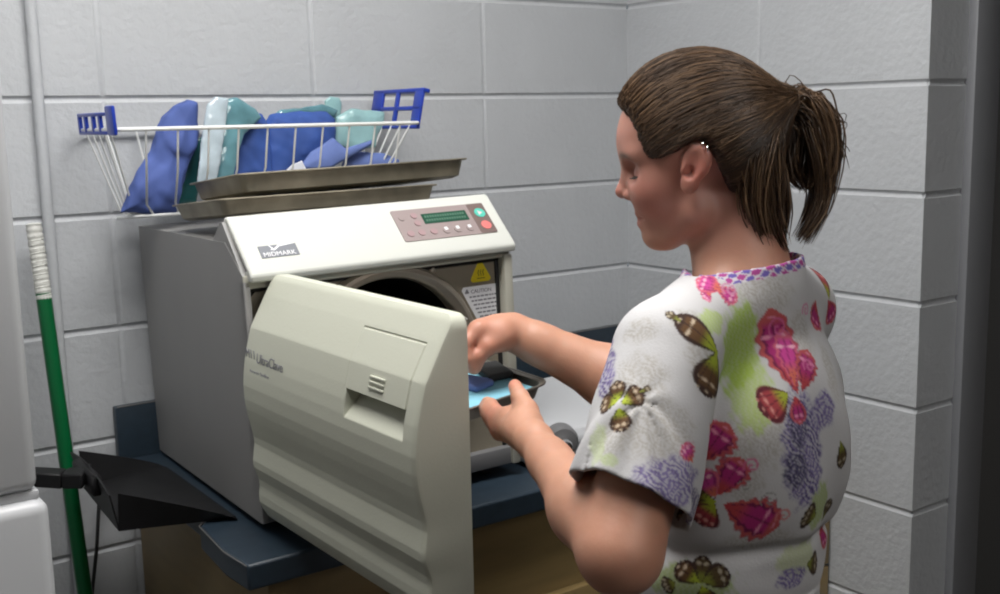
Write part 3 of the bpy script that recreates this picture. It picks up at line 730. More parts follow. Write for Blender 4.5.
# dustpan lying on the counter end
dp = thing('dustpan', 'black plastic dustpan lying on the counter end beside the sterilizer', 'dustpan', (-1.28, -.28, CZ))
zf = CZ + .0015
L0 = Vector((-1.206, -.445, zf)); L1 = Vector((-1.203, -.125, zf)); B0 = Vector((-1.368, -.392, zf + .001)); B1 = Vector((-1.352, -.150, zf + .001))
h_ = .062
def lerp(a, b, f): return a + (b - a) * f
vs = []; fs = []; N_ = 14; M_ = 12
def surf(fn, th, nu_, nv_):
    n0 = len(vs)
    for s_ in (0, 1):
        for i in range(nu_ + 1):
            for j in range(nv_ + 1): vs.append(fn(i / nu_, j / nv_, s_ * th))
    w_ = nv_ + 1; o2 = (nu_ + 1) * w_
    for i in range(nu_):
        for j in range(nv_):
            a = n0 + i * w_ + j; fs.append((a, a + 1, a + w_ + 1, a + w_)); fs.append((a + o2, a + o2 + w_, a + o2 + w_ + 1, a + o2 + 1))
    for i in range(nu_):
        a = n0 + i * w_; fs.append((a, a + w_, a + w_ + o2, a + o2)); a += nv_; fs.append((a, a + o2, a + w_ + o2, a + w_))
    for j in range(nv_):
        a = n0 + j; fs.append((a, a + o2, a + 1 + o2, a + 1)); a += nu_ * w_; fs.append((a, a + 1, a + 1 + o2, a + o2))
Z_ = Vector((0, 0, 1))
surf(lambda u, v, t: lerp(lerp(B0, B1, v), lerp(L0, L1, v), u) + Z_ * (t + .004 * math.sin(math.pi * u) + .010 * max(0, 1 - u * 5) ** 2), .0022, N_, M_)
out0 = (L0 - L1).normalized() * .012
surf(lambda u, v, t: lerp(B0, L0, u) + (out0 * v) + Z_ * (v * h_ * (1 - u) ** .85) + out0.normalized() * (-t), .0025, N_, 4)
surf(lambda u, v, t: lerp(B1, L1, u) - (out0 * v) + Z_ * (v * h_ * (1 - u) ** .85) + out0.normalized() * t, .0025, N_, 4)
ob = Vector((-.014, 0, 0))
surf(lambda u, v, t: lerp(B0, B1, u) + ob * v + out0 * v * (1 - 2 * u) + Z_ * v * (h_ + .012 * math.sin(math.pi * u)) + Vector((t, 0, 0)), .0025, N_, 4)
mkobj('pan', vs, fs, M['black_plastic'], dp, 40)
mb = MB()     # hood over the back and the handle
hc = lerp(B0, B1, .5) + ob + Z_ * (h_ + .006)
mb.box((-.010, -.055, -.03), (.006, .055, .004), .004, Matrix.Translation(hc))
hd_ = (Vector((-1.505, -.215, -.585)) - Vector((-1.385, -.285, -.590))); a0 = Vector((-1.378, -.280, -.583))
hp = [a0, a0 + hd_ * .25 + Vector((0, 0, -.004)), a0 + hd_ * .6, a0 + hd_ * 1.0]
x_ = hd_.normalized(); y_ = Vector((0, 0, 1)).cross(x_).normalized(); z_ = x_.cross(y_)
for i in range(3):
    w0 = (.030, .017, .0155, .0155)[i]; w1 = (.030, .017, .0155, .0155)[i + 1]; h0 = .012
    P0 = hp[i]; P1 = hp[i + 1]
    q = [P0 + y_ * s1 * w0 + z_ * s2 * h0 for s1, s2 in ((-1, -1), (1, -1), (1, 1), (-1, 1))] + [P1 + y_ * s1 * w1 + z_ * s2 * h0 for s1, s2 in ((-1, -1), (1, -1), (1, 1), (-1, 1))]
    mb.add(q, [(3, 2, 1, 0), (4, 5, 6, 7), (0, 1, 5, 4), (1, 2, 6, 5), (2, 3, 7, 6), (3, 0, 4, 7)])
mb.build('handle', M['black_plastic'], dp, 40, .003)
cp0 = Vector(onplane(99, 505, (0, -.035, 0), (0, 1, 0))); cp1 = Vector(onplane(92, 594, (0, -.035, 0), (0, 1, 0)))
cpts = [Vector((-1.215, -.012, -.70)), Vector((-1.26, -.016, -.695)), cp0 * .6 + Vector((-1.29, -.02, -.66)) * .4, cp0, cp0 * .5 + cp1 * .5 + Vector((.002, 0, 0)), cp1, cp1 + (cp1 - cp0) * 1.2 + Vector((.003, 0, 0)), Vector((cp1.x - .03, -.03, FLOOR + .004)), Vector((cp1.x + .05, -.08, FLOOR + .004))]
o = MB().tube(cpts, .0032, 8).build('black_tube', M['gasket'], None); tag(o, 'thin black tube hanging beside the green broom pole', 'cord')  # only a thin black tube following the dark line beside the pole
# ================================================================== POUCH SEALER (white) beyond the arms
ps = thing('pouch_sealer', 'white countertop unit with a grey knob seen between the two forearms', 'sealer', (-.48, -.43, CZ))
mb = MB(); mb.prism([(-.585, CZ + .006), (-.590, CZ + .055), (-.575, CZ + .072), (-.34, CZ + .097), (-.325, CZ + .09), (-.325, CZ + .006)], lambda a, b, d: (d, a, b), -.712, -.26)
mb.build('housing', M['white_enamel'], ps, 30, .006)
kt = Matrix.Translation((-.690, -.594, -.580)) @ Matrix.Rotation(math.radians(90), 4, 'X') @ Matrix.Rotation(math.radians(-25), 4, 'Y')
MB().lathe([(.0, .030), (.010, .030), (.023, .028), (.027, .022), (.027, .0), (.022, -.004), (.0, -.004)], 28, kt).build('knob', M['grey_plastic'], ps, 35)
MB().lathe([(.0, .055), (.008, .054), (.010, .050), (.010, .03), (.0, .029)], 20, kt).build('knob_cap', M['chrome'], ps, 35)
for x in (-.67, -.29):
    for y in (-.565, -.345): MB().lathe([(.009, 0), (.009, .008)], 12, Matrix.Translation((x, y, CZ + .0005))).build('foot', M['gasket'], ps)
# ================================================================== HELD TRAY
TC = np.array((-.955, -.905, -.385))
tx = np.array((.985, .02, .10)); tx /= np.linalg.norm(tx)
T3 = frame3(Vector(TC - tx * .172) + Vector((0, 0, -.024)), tx, (.06, .97, .045))
ht = steel_tray('held_tray', 'steel tray with a pale blue liner held between both hands', T3, .172, .36, .024, M['steel2'], rad=.02, rim=.004)
class Local:
    def __init__(s, T): s.A = np.array(T.inverted()); s.T = T
    def __call__(s, P): return P @ s.A[:3, :3].T + s.A[:3, 3]
LT = Local(T3)
def boxf(c, h, r):
    c = np.array(c); h = np.array(h)
    def f(q):
        e = np.abs(q - c) - h + r; return np.linalg.norm(np.maximum(e, 0), axis=1) + np.minimum(e.max(1), 0) - r
    return f
def softbox(name, label, cat, c, h, r, mt, wr=.001, wf=90, seed=1, rot=0., res=.002, Lf=LT):
    b = boxf((0, 0, 0), h, r); cr_, sr_ = math.cos(rot), math.sin(rot)
    def F(P, center=None, hd=0):
        q = Lf(P) - np.array(c); q = np.stack([q[:, 0] * cr_ + q[:, 1] * sr_, -q[:, 0] * sr_ + q[:, 1] * cr_, q[:, 2]], -1)
        return b(q) * .85 + wr * n3(P, wf, seed)
    cw = np.array(Lf.T)[:3, :3] @ np.array(c) + np.array(Lf.T)[:3, 3]; R_ = np.linalg.norm(h) + .006
    V, Q = sdf_mesh(F, cw - R_, cw + R_, res, 8, 2.)
    return tag(mkobj(name, V, Q, mt, None, 180), label, cat)
softbox('tray_liner', 'pale blue towel liner lying in the held steel tray', 'towel', (.086, .10, .013), (.076, .092, .0055), .004, M['cyan'], .0022, 60, 5)
def tray_xy(px, py, z):
    n = np.array(T3.col[2][:3]); q = T3.inverted() @ Vector(onplane(px, py, np.array(T3 @ Vector((0, 0, z))), n)); return (q.x, q.y, z)
softbox('wrapped_pack', 'small periwinkle pack in the held steel tray under the reaching hand', 'wrapped pack', tray_xy(471, 383, .0235), (.018, .026, .0045), .004, M['peri'], .001, 60, 6, .2)
softbox('instrument_case', 'black instrument case lying in the held tray beside the reaching hand', 'case', tray_xy(493, 371, .0240), (.018, .030, .0050), .003, M['gasket'], .0003, 60, 7, -.25)
# ================================================================== PERSON
fh = np.array((-.70, .715, 0)); fh /= np.linalg.norm(fh); sh = np.array((fh[1], -fh[0], 0)); zz_ = np.array((0, 0, 1.))
RH = np.stack([fh, sh, zz_], 1)
OH = at(693, 172, 1.17) + .073 * sh
def H(a, b, c): return OH + fh * a + sh * b + zz_ * c
rb = np.array((.953, .301, 0)); rb /= np.linalg.norm(rb); fb = np.array((-rb[1], rb[0], 0)); RB = np.stack([rb, fb, zz_], 1)
SL = at(669, 346, 1.12); SR = SL + .305 * rb + np.array((0, 0, -.012)); MID = (SL + SR) / 2
EL = at(620, 552, 1.045); WL = at(534, 440, 1.245)
ER = at(668, 404, 1.47); WR = at(513, 332, 1.475)
def B_(a, b, c): return MID + rb * a + fb * b + zz_ * c
person = thing('person', 'person with brown ponytail in butterfly print scrubs reaching into the sterilizer', 'person', (MID[0], MID[1], FLOOR))
ops = []
def U(p, k=.012): ops.append(('u', p, k))
def SUB(p, k=.006): ops.append(('s', p, k))
tw = .0
# --- head
U(Ell(H(-.006, 0, .044), (.086, .072, .078), RH), .012)
U(Ell(H(.024, 0, -.012), (.048, .055, .064), RH), .03)
U(Ell(H(.044, 0, .032), (.035, .048, .036), RH), .02)                 # brow block
HF = lambda a, b, c: H(a - .0115, b, c)
for s in (-1, 1):
    U(Cone(H(-.004, s * .046, -.044), H(.028, s * .016, -.0725), .0205, .0165), .02)   # jaw
    U(Ell(HF(.050, s * .034, -.022), (.023, .022, .022), RH), .02)     # cheek
    U(Ell(HF(.068, s * .024, .018), (.014, .026, .008), RH), .012)     # brow ridge
U(Ell(HF(.0520, 0, -.0735), (.0155, .021, .0155), RH), .012)
U(Ell(HF(.048, 0, -.048), (.0205, .028, .020), RH), .014)
for s in (-1, 1): SUB(Ell(HF(.081, s * .033, -.001), (.013, .017, .011), RH), .010)
for s in (-1, 1): U(Ell(HF(.0625, s * .031, -.002), (.0125, .0145, .0115), RH), .003)   # lidded eyes
U(Cone(HF(.0800, 0, .006), HF(.0890, 0, -.0225), .0060, .0075), .008)
U(Ell(HF(.0895, 0, -.0250), (.0080, .0085, .0072), RH), .004)
for s in (-1, 1): U(Ell(HF(.0790, s * .0115, -.0285), (.0095, .0062, .0058), RH), .004)
U(Ell(HF(.0665, 0, -.0490), (.0080, .020, .0062), RH), .004)
U(Ell(HF(.0650, 0, -.0605), (.0085, .018, .0058), RH), .004)
SUB(Cone(HF(.0765, -.020, -.0550), HF(.0765, .020, -.0550), .0030, .0030), .003)
for s in (-1, 1): SUB(Cone(HF(.0745, s * .014, -.0552), HF(.0640, s * .0265, -.0520), .0022, .0016), .003)
SUB(Ell(HF(.078, 0, -.0380), (.006, .012, .006), RH), .006)
# ears
for s in (-1, 1):
    tl = .22
    ax = np.array((1, 0, 0.)) 
    ea = RH @ np.array([[math.cos(tl), 0, -math.sin(tl)], [0, 1, 0], [math.sin(tl), 0, math.cos(tl)]])
    yaw_ = -.30 * s; ya = np.array([[math.cos(yaw_), -math.sin(yaw_), 0], [math.sin(yaw_), math.cos(yaw_), 0], [0, 0, 1]])
    Re = RH @ ya @ np.array([[math.cos(tl), 0, -math.sin(tl)], [0, 1, 0], [math.sin(tl), 0, math.cos(tl)]])
    c = H(-.002, s * .0745, .003)
    U(Ell(c + Re @ np.array((0, 0, .008)), (.0165, .0052, .0195), Re), .004)
    U(Ell(c + Re @ np.array((.002, 0, -.014)), (.0105, .005, .014), Re), .005)
    SUB(Ell(c + Re @ np.array((.001, s * .0065, .007)), (.0105, .0048, .0130), Re), .002)
    SUB(Ell(c + Re @ np.array((.004, s * .004, -.004)), (.0065, .0065, .0075), Re), .002)
    U(Cone(c + Re @ np.array((.012, s * .0005, -.004)), c + Re @ np.array((.011, s * .001, .001)), .0035, .003), .003)
# --- neck and torso
NB = B_(-.005, -.012, .055)
U(Cone(H(-.040, 0, -.02), NB, .048, .052), .012)
U(Cone(H(-.036, 0, -.065), NB + fh * .006, .040, .044), .012)
for P_ in (SL, SR): U(Cone(NB + zz_ * -.024, P_ + zz_ * -.004, .047, .034), .02)
U(Ell(B_(0, -.014, -.13), (.140, .085, .16), RB), .03); U(Ell(B_(-.008, .02, -.36), (.108, .070, .20), RB), .04)
U(Ell(B_(-.01, .075, -.57), (.125, .092, .15), RB), .04)
# --- arms
U(Cone(SL - zz_ * .010, EL, .0395, .0400), .02); U(Cone(SR - zz_ * .008, ER, .042, .041), .02)
def mix(a, b, f): return a + (b - a) * f
U(Cone(EL, mix(EL, WL, .35), .0365, .0355), .012); U(Cone(mix(EL, WL, .35), mix(EL, WL, .8), .0350, .0225), .02); U(Cone(mix(EL, WL, .78), WL, .0225, .0190), .012)
U(Cone(ER, mix(ER, WR, .35), .041, .040), .012); U(Cone(mix(ER, WR, .35), mix(ER, WR, .85), .040, .027), .02); U(Cone(mix(ER, WR, .82), WR, .026, .0235), .012)
# --- left hand : gripping the tray, thumb on top, fingers under it
def TT(a, b, c): return np.array(T3 @ Vector((a, b, c)))
PL = at(513, 421, 1.305)
U(Cone(WL, mix(WL, PL, .5), .0190, .0195), .014)
U(Cone(mix(WL, PL, .4), at(512, 419, 1.310), .0185, .0150), .012)
U(Cone(mix(WL, PL, .4), at(509, 430, 1.300), .0175, .0130), .012)
th_ = [mix(WL, PL, .55) + np.array((.006, .0, .010)), at(527, 411, 1.290), at(520, 397, 1.312), at(515, 386, 1.338)]
U(Cone(th_[0], th_[1], .0165, .0128), .012); U(Cone(th_[1], th_[2], .0125, .0105), .006); U(Cone(th_[2], th_[3], .0102, .0082), .004)
for i, (mx_, my_, px_, py_, qx_, qy_) in enumerate(((509, 416, 498, 414, 491, 405), (507, 421, 496, 420, 488, 410), (506, 427, 497, 427, 489, 416), (508, 433, 500, 433, 493, 423))):
    a = at(mx_, my_, 1.310 - .003 * i); b = at(px_, py_, 1.330 - .004 * i); c = at(qx_, qy_, 1.362 - .004 * i); d = at(qx_ - 4, qy_ - 3, 1.385)
    U(Cone(a, b, .0108, .0092), .006); U(Cone(b, c, .0092, .0084), .003); U(Cone(c, d, .0084, .0070), .003)
# --- right hand : reaching down into the tray
dz_ = CF / np.linalg.norm(CF)
U(Cone(WR, at(498, 331, 1.47), .0225, .0215), .012)
U(Cone(at(500, 334, 1.46), at(484, 338, 1.455), .0190, .0150), .012)
for q, (du, dd_) in enumerate(((-.022, 0), (-.006, 0), (.010, 0), (.024, 0))):
    k0 = at(479, 330 + q * .5, 1.465) + dz_ * du; U(Cone(at(500, 332, 1.47) + dz_ * du * .6, k0, .0165, .0138), .012)
    m1 = at(466 - q * .8, 342 + q, 1.455) + dz_ * du * 1.1; m2 = at(469 - q * 1.2, 358 + q * .6, 1.452) + dz_ * du * 1.0; m3 = at(474 - q * 1.0, 369 + q * .3, 1.452) + dz_ * du * .8
    U(Cone(k0, m1, .0108, .0094), .006); U(Cone(m1, m2, .0092, .0082), .003); U(Cone(m2, m3, .0082, .0068), .003)
t0 = at(500, 339, 1.450); t1 = at(488, 346, 1.438); t2 = at(479, 356, 1.434); t3 = at(476, 367, 1.436)
U(Cone(t0, t1, .0165, .0122), .010); U(Cone(t1, t2, .0115, .0098), .004); U(Cone(t2, t3, .0095, .0078), .003)
body_ops = list(ops)
bl = np.array((-1.30, -1.50, -1.02)); bh = np.array((-.55, -.72, .06))
body, BV, BQ = sdf_obj('body', Field(body_ops), bl, bh, .0023, M['skin'], person, 12, 1)
# skin colour (ruddier on cheeks, nose, ears, knuckles; lips and brows)
def blob(P, c, r): return np.exp(-(np.linalg.norm(P - c, axis=1) / r) ** 2)
tint = np.tile(np.array((.56, .29, .195)), (len(BV), 1))
hd_w = np.clip((BV[:, 2] - (NB[2] + .02)) / .05, 0, 1)[:, None] * (np.linalg.norm(BV - OH, axis=1) < .25)[:, None]
tint = tint * (1 - hd_w) + np.array((.47, .225, .170)) * hd_w
red = np.zeros(len(BV))
for s in (-1, 1):
    red += .8 * blob(BV, H(.05, s * .045, -.03), .028) + 1.1 * blob(BV, H(-.004, s * .078, .004), .022)
red += .6 * blob(BV, H(.082, 0, -.028), .012) + .8 * blob(BV, th_[3], .02) + .9 * blob(BV, at(474, 348, 1.45), .045)
red += .8 * blob(BV, at(488, 420, 1.33), .03) + .35 * blob(BV, EL, .05)
red = np.clip(red, 0, 1.1)[:, None]
tint = tint * (1 - red * .45) + np.array((.50, .13, .10)) * red * .45
lipw = np.clip(blob(BV, HF(.0745, 0, -.055), .0100) * 1.6 + blob(BV, HF(.0725, .010, -.055), .008) + blob(BV, HF(.0725, -.010, -.055), .008), 0, 1)[:, None] * .65
tint = tint * (1 - lipw) + np.array((.42, .13, .12)) * lipw
for s in (-1, 1):
    q = (BV - HF(.078, s * .030, .0175)) @ RH; bw = np.exp(-((q[:, 2] + abs(0) + (np.abs(q[:, 1]) * .15)) / .0032) ** 2 - (q[:, 1] / .016) ** 4) * (np.abs(q[:, 0]) < .03)
    tint = tint * (1 - .75 * bw[:, None]) + np.array((.07, .04, .025)) * .75 * bw[:, None]
set_tint(body, tint)
# lashes, earring
for s in (-1, 1):
    mb = MB()
    for k in range(9):
        a_ = (k - 4) / 4.; p0 = H(.0627 - .004 * a_ * a_ , s * .031 + a_ * .0115, -.0065); mb.tube([p0, p0 + fh * .0035 + zz_ * -.0018, p0 + fh * .0060 + zz_ * -.0018], [.0007, .0005, .0002], 4)
    mb.tube([H(.0633 - .0052 * (k / 4.) ** 2, s * .031 + k / 4. * .0125, -.0062) for k in range(-4, 5)], .0009, 5)
    mb.build('eyelashes', M['lash'], person, 40)
mb = MB()
for dx, dz__ in ((-.010, .0285), (-.0145, .0245)):
    c = H(dx + .000, -.0785, dz__ - .001)
    mb.tube([c + RH @ np.array((0, -.0032 * math.cos(a) - .001, .0038 * math.sin(a))) for a in np.linspace(0, 2 * math.pi, 12, endpoint=False)], .0008, 5, closed=True)
mb.build('ear_ring', M['silver'], person, 60)
# --- hair cap
poly = [(.20, .072), (.0885, .0735), (.074, .066), (.064, .055), (.058, .040), (.053, .026), (.047, .015), (.038, .012), (.018, .020), (.0, .034), (-.012, .030), (-.022, .014), (-.034, -.014), (-.050, -.042), (-.080, -.075), (-.080, -.25), (.2, -.25)]
class HairCut:
    def __call__(s, P):
        q = (P - OH) @ RH; p2 = np.stack([q[:, 0], q[:, 2]], -1); return sd_poly(p2, poly) + .0006 * np.sin(q[:, 2] * 900)
TIE = H(-.098, .002, .072)
hops = [('u', Ell(H(-.004, 0, .045), (.0925, .0785, .0845), RH), 0), ('u', Ell(H(-.036, 0, .015), (.054, .066, .064), RH), .02), ('u', Cone(H(-.05, 0, .05), TIE, .04, .012), .03), ('s', HairCut(), .007)]
# core masses of the ponytail, under the strands
def hp(px_, py_, dt=0.): return at(px_, py_, 1.245 + dt)
hcap, HV, HQ = sdf_obj('hair_cap', Field(hops), H(-.005, 0, .03) - .15, H(-.005, 0, .03) + .15, .0026, M['hair_base'], person, 10, 1)
# --- strands
SV = []; SF = []; SC = []
def strand(P, r, col):
    P = np.array(P); n = len(P); T = np.gradient(P, axis=0); T /= np.linalg.norm(T, axis=1)[:, None] + 1e-9
    a = np.cross(T, (.31, .42, .85)); a /= np.linalg.norm(a, axis=1)[:, None] + 1e-9; b = np.cross(T, a)
    n0 = sum(len(x) for x in SV) if False else strand.n
    rr = r * np.clip(np.minimum(np.linspace(.25, 6, n), np.linspace(5, .15, n)), 0, 1)[:, None]
    vs = np.concatenate([(P + (a * math.cos(q) + b * math.sin(q)) * rr)[:, None] for q in (0, 2.094, 4.189)], 1).reshape(-1, 3)
    i = np.arange(n - 1)[:, None]; k = np.arange(3)[None]
    F = np.stack([n0 + i * 3 + k, n0 + i * 3 + (k + 1) % 3, n0 + (i + 1) * 3 + (k + 1) % 3, n0 + (i + 1) * 3 + k], -1).reshape(-1, 4)
    SV.append(vs); SF.append(F); SC.append(np.tile(col, (len(vs), 1))); strand.n += len(vs)
strand.n = 0
DK = np.array((.028, .015, .009)); MD = np.array((.085, .048, .026)); LT_ = np.array((.28, .17, .095))
def hcol(bias=0.):
    u = rng.beta(1.4, 2.4) + bias + .03; u = min(max(u, 0), 1)
    return DK + (MD - DK) * min(1, u * 2) + (LT_ - MD) * max(0, u * 2 - 1)
cap_bvh = BVHTree.FromPolygons([Vector(v) for v in HV], [tuple(int(i) for i in q) for q in HQ])
cC = H(-.012, 0, .030); dT = (TIE - cC) / np.linalg.norm(TIE - cC)
ql = (HV - OH) @ RH; e2 = np.abs(sd_poly(np.stack([ql[:, 0], ql[:, 2]], -1), poly)) ; er_ = e2 < .004; okv = np.arange(len(HV))
pe = okv[er_ & (np.abs(ql[:, 0]) < .2)]
cnt = 0
while cnt < 4200:
    vi = rng.choice(pe) if rng.random() < .5 else rng.choice(okv)
    d = HV[vi] - cC; d /= np.linalg.norm(d)
    if rng.random() < .6 and d @ sh > .2: continue
    dot = d @ dT
    if dot > .97: continue
    ang = math.acos(np.clip(dot, -1, 1)); n = 13; s = np.linspace(0, 1, n)
    D = (np.sin((1 - s) * ang)[:, None] * d + np.sin(s * ang)[:, None] * dT) / math.sin(ang)
    D = D + np.sin(np.pi * s)[:, None] * (rng.normal(size=3) * .018 + np.array((0, 0, -.04 if d[2] > -.1 else .02))); D /= np.linalg.norm(D, axis=1)[:, None]
    lf = rng.uniform(-.0004, .0022); P = []
    for k in range(n):
        h_ = cap_bvh.ray_cast(Vector(cC + D[k] * .25), Vector(-D[k]))
        if h_[0] is None or (h_[0] - Vector(cC)).length < .03: break
        P.append(np.array(h_[0]) + D[k] * (lf + .0006 * math.sin(k * 1.3 + cnt)))
    if len(P) < n: continue
    P = np.array(P); w_ = np.clip((s - .82) / .18, 0, 1)[:, None] ** 2; P = P * (1 - w_) + (TIE + rng.normal(size=3) * .005) * w_
    low = (P[0] - OH)[2] < .02
    strand(P, rng.uniform(.0006, .0011), hcol(-.08 if low else .14)); cnt += 1
# ponytail guides (photo positions with real depth)
def bez(P, n):
    P = np.array(P); m_ = len(P); t = np.linspace(0, m_ - 1, n); out = []
    for x in t:
        i = min(int(x), m_ - 2); f = x - i; p0 = P[max(i - 1, 0)]; p1 = P[i]; p2 = P[i + 1]; p3 = P[min(i + 2, m_ - 1)]
        out.append(.5 * ((2 * p1) + (-p0 + p2) * f + (2 * p0 - 5 * p1 + 4 * p2 - p3) * f * f + (-p0 + 3 * p1 - 3 * p2 + p3) * f ** 3))
    return np.array(out)
G = [
 ([(781, 108, .0), (770, 114, -.035), (760, 134, -.058), (755, 165, -.066), (755, 200, -.064), (762, 230, -.060), (769, 252, -.056)], 520, .0060, .16),
 ([(781, 108, .0), (774, 120, -.03), (768, 150, -.055), (767, 188, -.058), (771, 222, -.056), (776, 254, -.05)], 430, .0065, .06),
 ([(781, 108, .0), (778, 120, .0), (777, 150, -.02), (779, 185, -.03), (782, 215, -.03), (783, 250, -.035)], 260, .0045, -.12),
 ([(781, 108, .0), (794, 103, .0), (808, 107, .0), (817, 124, .0), (820, 150, .0), (816, 176, .0), (806, 192, .0)], 460, .0095, .20),
 ([(781, 108, .0), (796, 103, .01), (814, 109, .01), (827, 125, .01), (831, 158, .01), (826, 193, .01), (814, 224, .0), (799, 252, -.02)], 420, .0060, .14),
 ([(781, 108, .0), (793, 116, .015), (802, 140, .02), (806, 165, .02), (801, 188, .02)], 380, .0100, -.15),
 ([(781, 108, .0), (800, 108, .0), (812, 128, -.005), (821, 160, -.005), (819, 195, .0), (807, 222, -.01), (792, 247, -.02)], 240, .0055, .12),
 ([(781, 108, .0), (786, 128, .0), (790, 150, .0), (794, 172, .0), (804, 192, .0)], 200, .006, -.2),
 ([(781, 108, .0), (768, 122, -.04), (762, 150, -.063), (765, 185, -.063), (773, 215, -.06), (783, 238, -.055), (790, 256, -.05)], 180, .005, .1),
 ([(781, 108, .0), (772, 116, -.03), (758, 126, -.062), (750, 150, -.072), (751, 180, -.070), (757, 205, -.066)], 200, .0045, .2),
]
for pts, c_n, spr, bias in G:
    base = bez([hp(*p) for p in pts], 16)
    for _ in range(c_n):
        o1 = rng.normal(size=3) * spr; o2 = rng.normal(size=3) * spr * .6; s = np.linspace(0, 1, 16)[:, None]
        env = np.clip(.35 + s * 3, 0, 1) * (1 - .35 * s ** 4)
        cut = rng.uniform(.62, 1.0) if rng.random() < .6 else rng.uniform(.78, 1.)
        wv = np.sin(s * (7 + spr * 200) + c_n) * .0045 * (CR * .8 + CF * .4)
        P = base + wv * env + o1 * env * (1 - .4 * s ** 2) + o2 * np.sin(s * np.pi * rng.uniform(.8, 2.2) + rng.uniform(0, 6)) * env * .6
        n_ = max(6, int(16 * cut)); strand(P[:n_], rng.uniform(.0007, .0013), hcol(bias))
for _ in range(46):      # stray wisps at the tie and round the loop
    p0 = TIE + rng.normal(size=3) * .006; c = rng.random()
    if c < .6: e = hp(rng.uniform(762, 792), rng.uniform(72, 95), rng.uniform(-.02, .02))
    else: e = hp(rng.uniform(835, 850), rng.uniform(112, 175), rng.uniform(-.01, .02)); p0 = hp(rng.uniform(815, 832), rng.uniform(105, 150))
    mdp = (p0 + e) / 2 + rng.normal(size=3) * .006
    strand(bez([p0, mdp, e], 8), .00055, hcol(.05))
so = mkobj('hair_strands', np.concatenate(SV), np.concatenate(SF), M['hair'], person, 180); so['kind'] = 'stuff'; set_tint(so, np.concatenate(SC))
tp = hp(781, 108, .0)
ax_ = (hp(795, 103) - hp(772, 112)); ax_ /= np.linalg.norm(ax_); u_ = np.cross(ax_, zz_); u_ /= np.linalg.norm(u_); v_ = np.cross(u_, ax_)
MB().tube([TIE + ax_ * .002 + (u_ * math.cos(a) + v_ * math.sin(a)) * .0135 for a in np.linspace(0, 2 * math.pi, 20, endpoint=False)], .0030, 8, closed=True).build('hair_tie', M['gasket'], person)
# ------------------------------------------------------------------ scrub top
CUTF = .77
class Shirt:
    def __init__(s):
        mk = lambda g: [
            ('u', Ell(B_(-.002, -.018, -.125), (.154 + g, .102 + g, .160 + g), RB), 0),
            ('u', Ell(B_(-.008, .010, -.31), (.132 + g, .100 + g, .21 + g), RB), .04),
            ('u', Ell(B_(-.01, .078, -.57), (.145 + g, .114 + g, .25 + g), RB), .06)]
        s.tor = mk(0)
        s.sh = [('u', Cone(NB + zz_ * -.018, SL + zz_ * .002, .056, .046), .025), ('u', Cone(NB + zz_ * -.016, SR + zz_ * .006, .058, .054), .03), ('u', Cone(NB - zz_ * .03, NB + zz_ * .05, .064, .0585), .012)]
        s.slv = []
        for S_, E_ in ((SL, EL), (SR, ER)):
            ax = (E_ - S_) / np.linalg.norm(E_ - S_); Hm = S_ + (E_ - S_) * CUTF
            axc = ax - (.20 * CR if S_ is SL else 0); axc /= np.linalg.norm(axc)
            s.slv.append((Cone(S_ + ax * .008, S_ + (E_ - S_) * 1.05, .0550, .0660), Hm, axc))
        s.neck = Cone(H(-.040, 0, -.02), NB + np.array((0, 0, -.020)) + fb * .004, .0535, .0555)
        s.neck2 = Cone(NB + fb * .10 + zz_ * .05, NB + fb * .080 - zz_ * .07, .05, .035)
    def __call__(s, P, center=None, hd=0):
        d = None
        for op, pr, k in s.tor + s.sh: e = pr(P); d = e if d is None else smin(d, e, k)
        dc = d.copy(); du = d.copy()
        for i, (pr, Hm, ax) in enumerate(s.slv):
            e = pr(P); hem = (P - Hm) @ ax
            q = P - Hm
            wav = .004 * np.sin(7 * np.arctan2(q @ np.cross(ax, rb), q @ rb) + i)
            dc = smin(dc, np.maximum(e + wav * np.clip(1 - np.abs(hem) / .12, 0, 1) * .8, hem), .014); du = smin(du, e + wav * np.clip(1 - np.abs(hem) / .12, 0, 1) * .8, .014)
        # cloth folds
        lp = (P - MID) @ RB
        tq = (P - SL) @ RB
        f = .0030 * n3(P, 16, 21) + .0020 * n3(P, 38, 22)
        f = f + .0038 * np.sin(lp[:, 2] * 26 + lp[:, 0] * 34 + 2.2 * np.sin(lp[:, 0] * 13)) * np.exp(-((lp[:, 2] + .16) / .13) ** 2) * (lp[:, 1] < .02)
        w = np.exp(-((lp[:, 2] + .222 + .008 * np.sin(lp[:, 0] * 18)) / .010) ** 2); f = f + .0065 * w      # crease at the waist
        w2 = np.exp(-((lp[:, 2] + .262 + .012 * np.sin(lp[:, 0] * 14 + 1)) / .024) ** 2); f = f - .007 * w2 + .004 * np.sin(lp[:, 2] * 70 + lp[:, 0] * 40) * (lp[:, 2] < -.28) * (lp[:, 2] > -.45)
        f = f + .0024 * np.sin(tq[:, 2] * 40 + tq[:, 1] * 55) * np.exp(-(np.linalg.norm(P - (SL + np.array((0, 0, -.09))), axis=1) / .09) ** 2)
        dc = dc + f; du = du + f
        bot = -(P[:, 2] - (MID[2] - .60)); dc = np.maximum(dc, bot)
        nc = NB + zz_ * .020; nn_ = zz_ + fb * .10 - rb * .06; nn_ /= np.linalg.norm(nn_)
        capc = np.maximum(np.linalg.norm((P - NB)[:, :2], axis=1) - .10, -((P - nc) @ nn_))
        dc = np.maximum(dc, -capc)
        nk = np.minimum(s.neck(P), s.neck2(P))
        dc = -smin(-dc, nk, .004)
        return np.maximum(dc, -(du + .0046))
tl_ = np.array((-1.32, -1.50, MID[2] - .62)); th2 = np.array((-.50, -.82, NB[2] + .06))
top, TV, TQ = sdf_obj('scrub_top', Shirt(), tl_, th2, .0021, M['scrub'], person, 12, 1, 1.6)
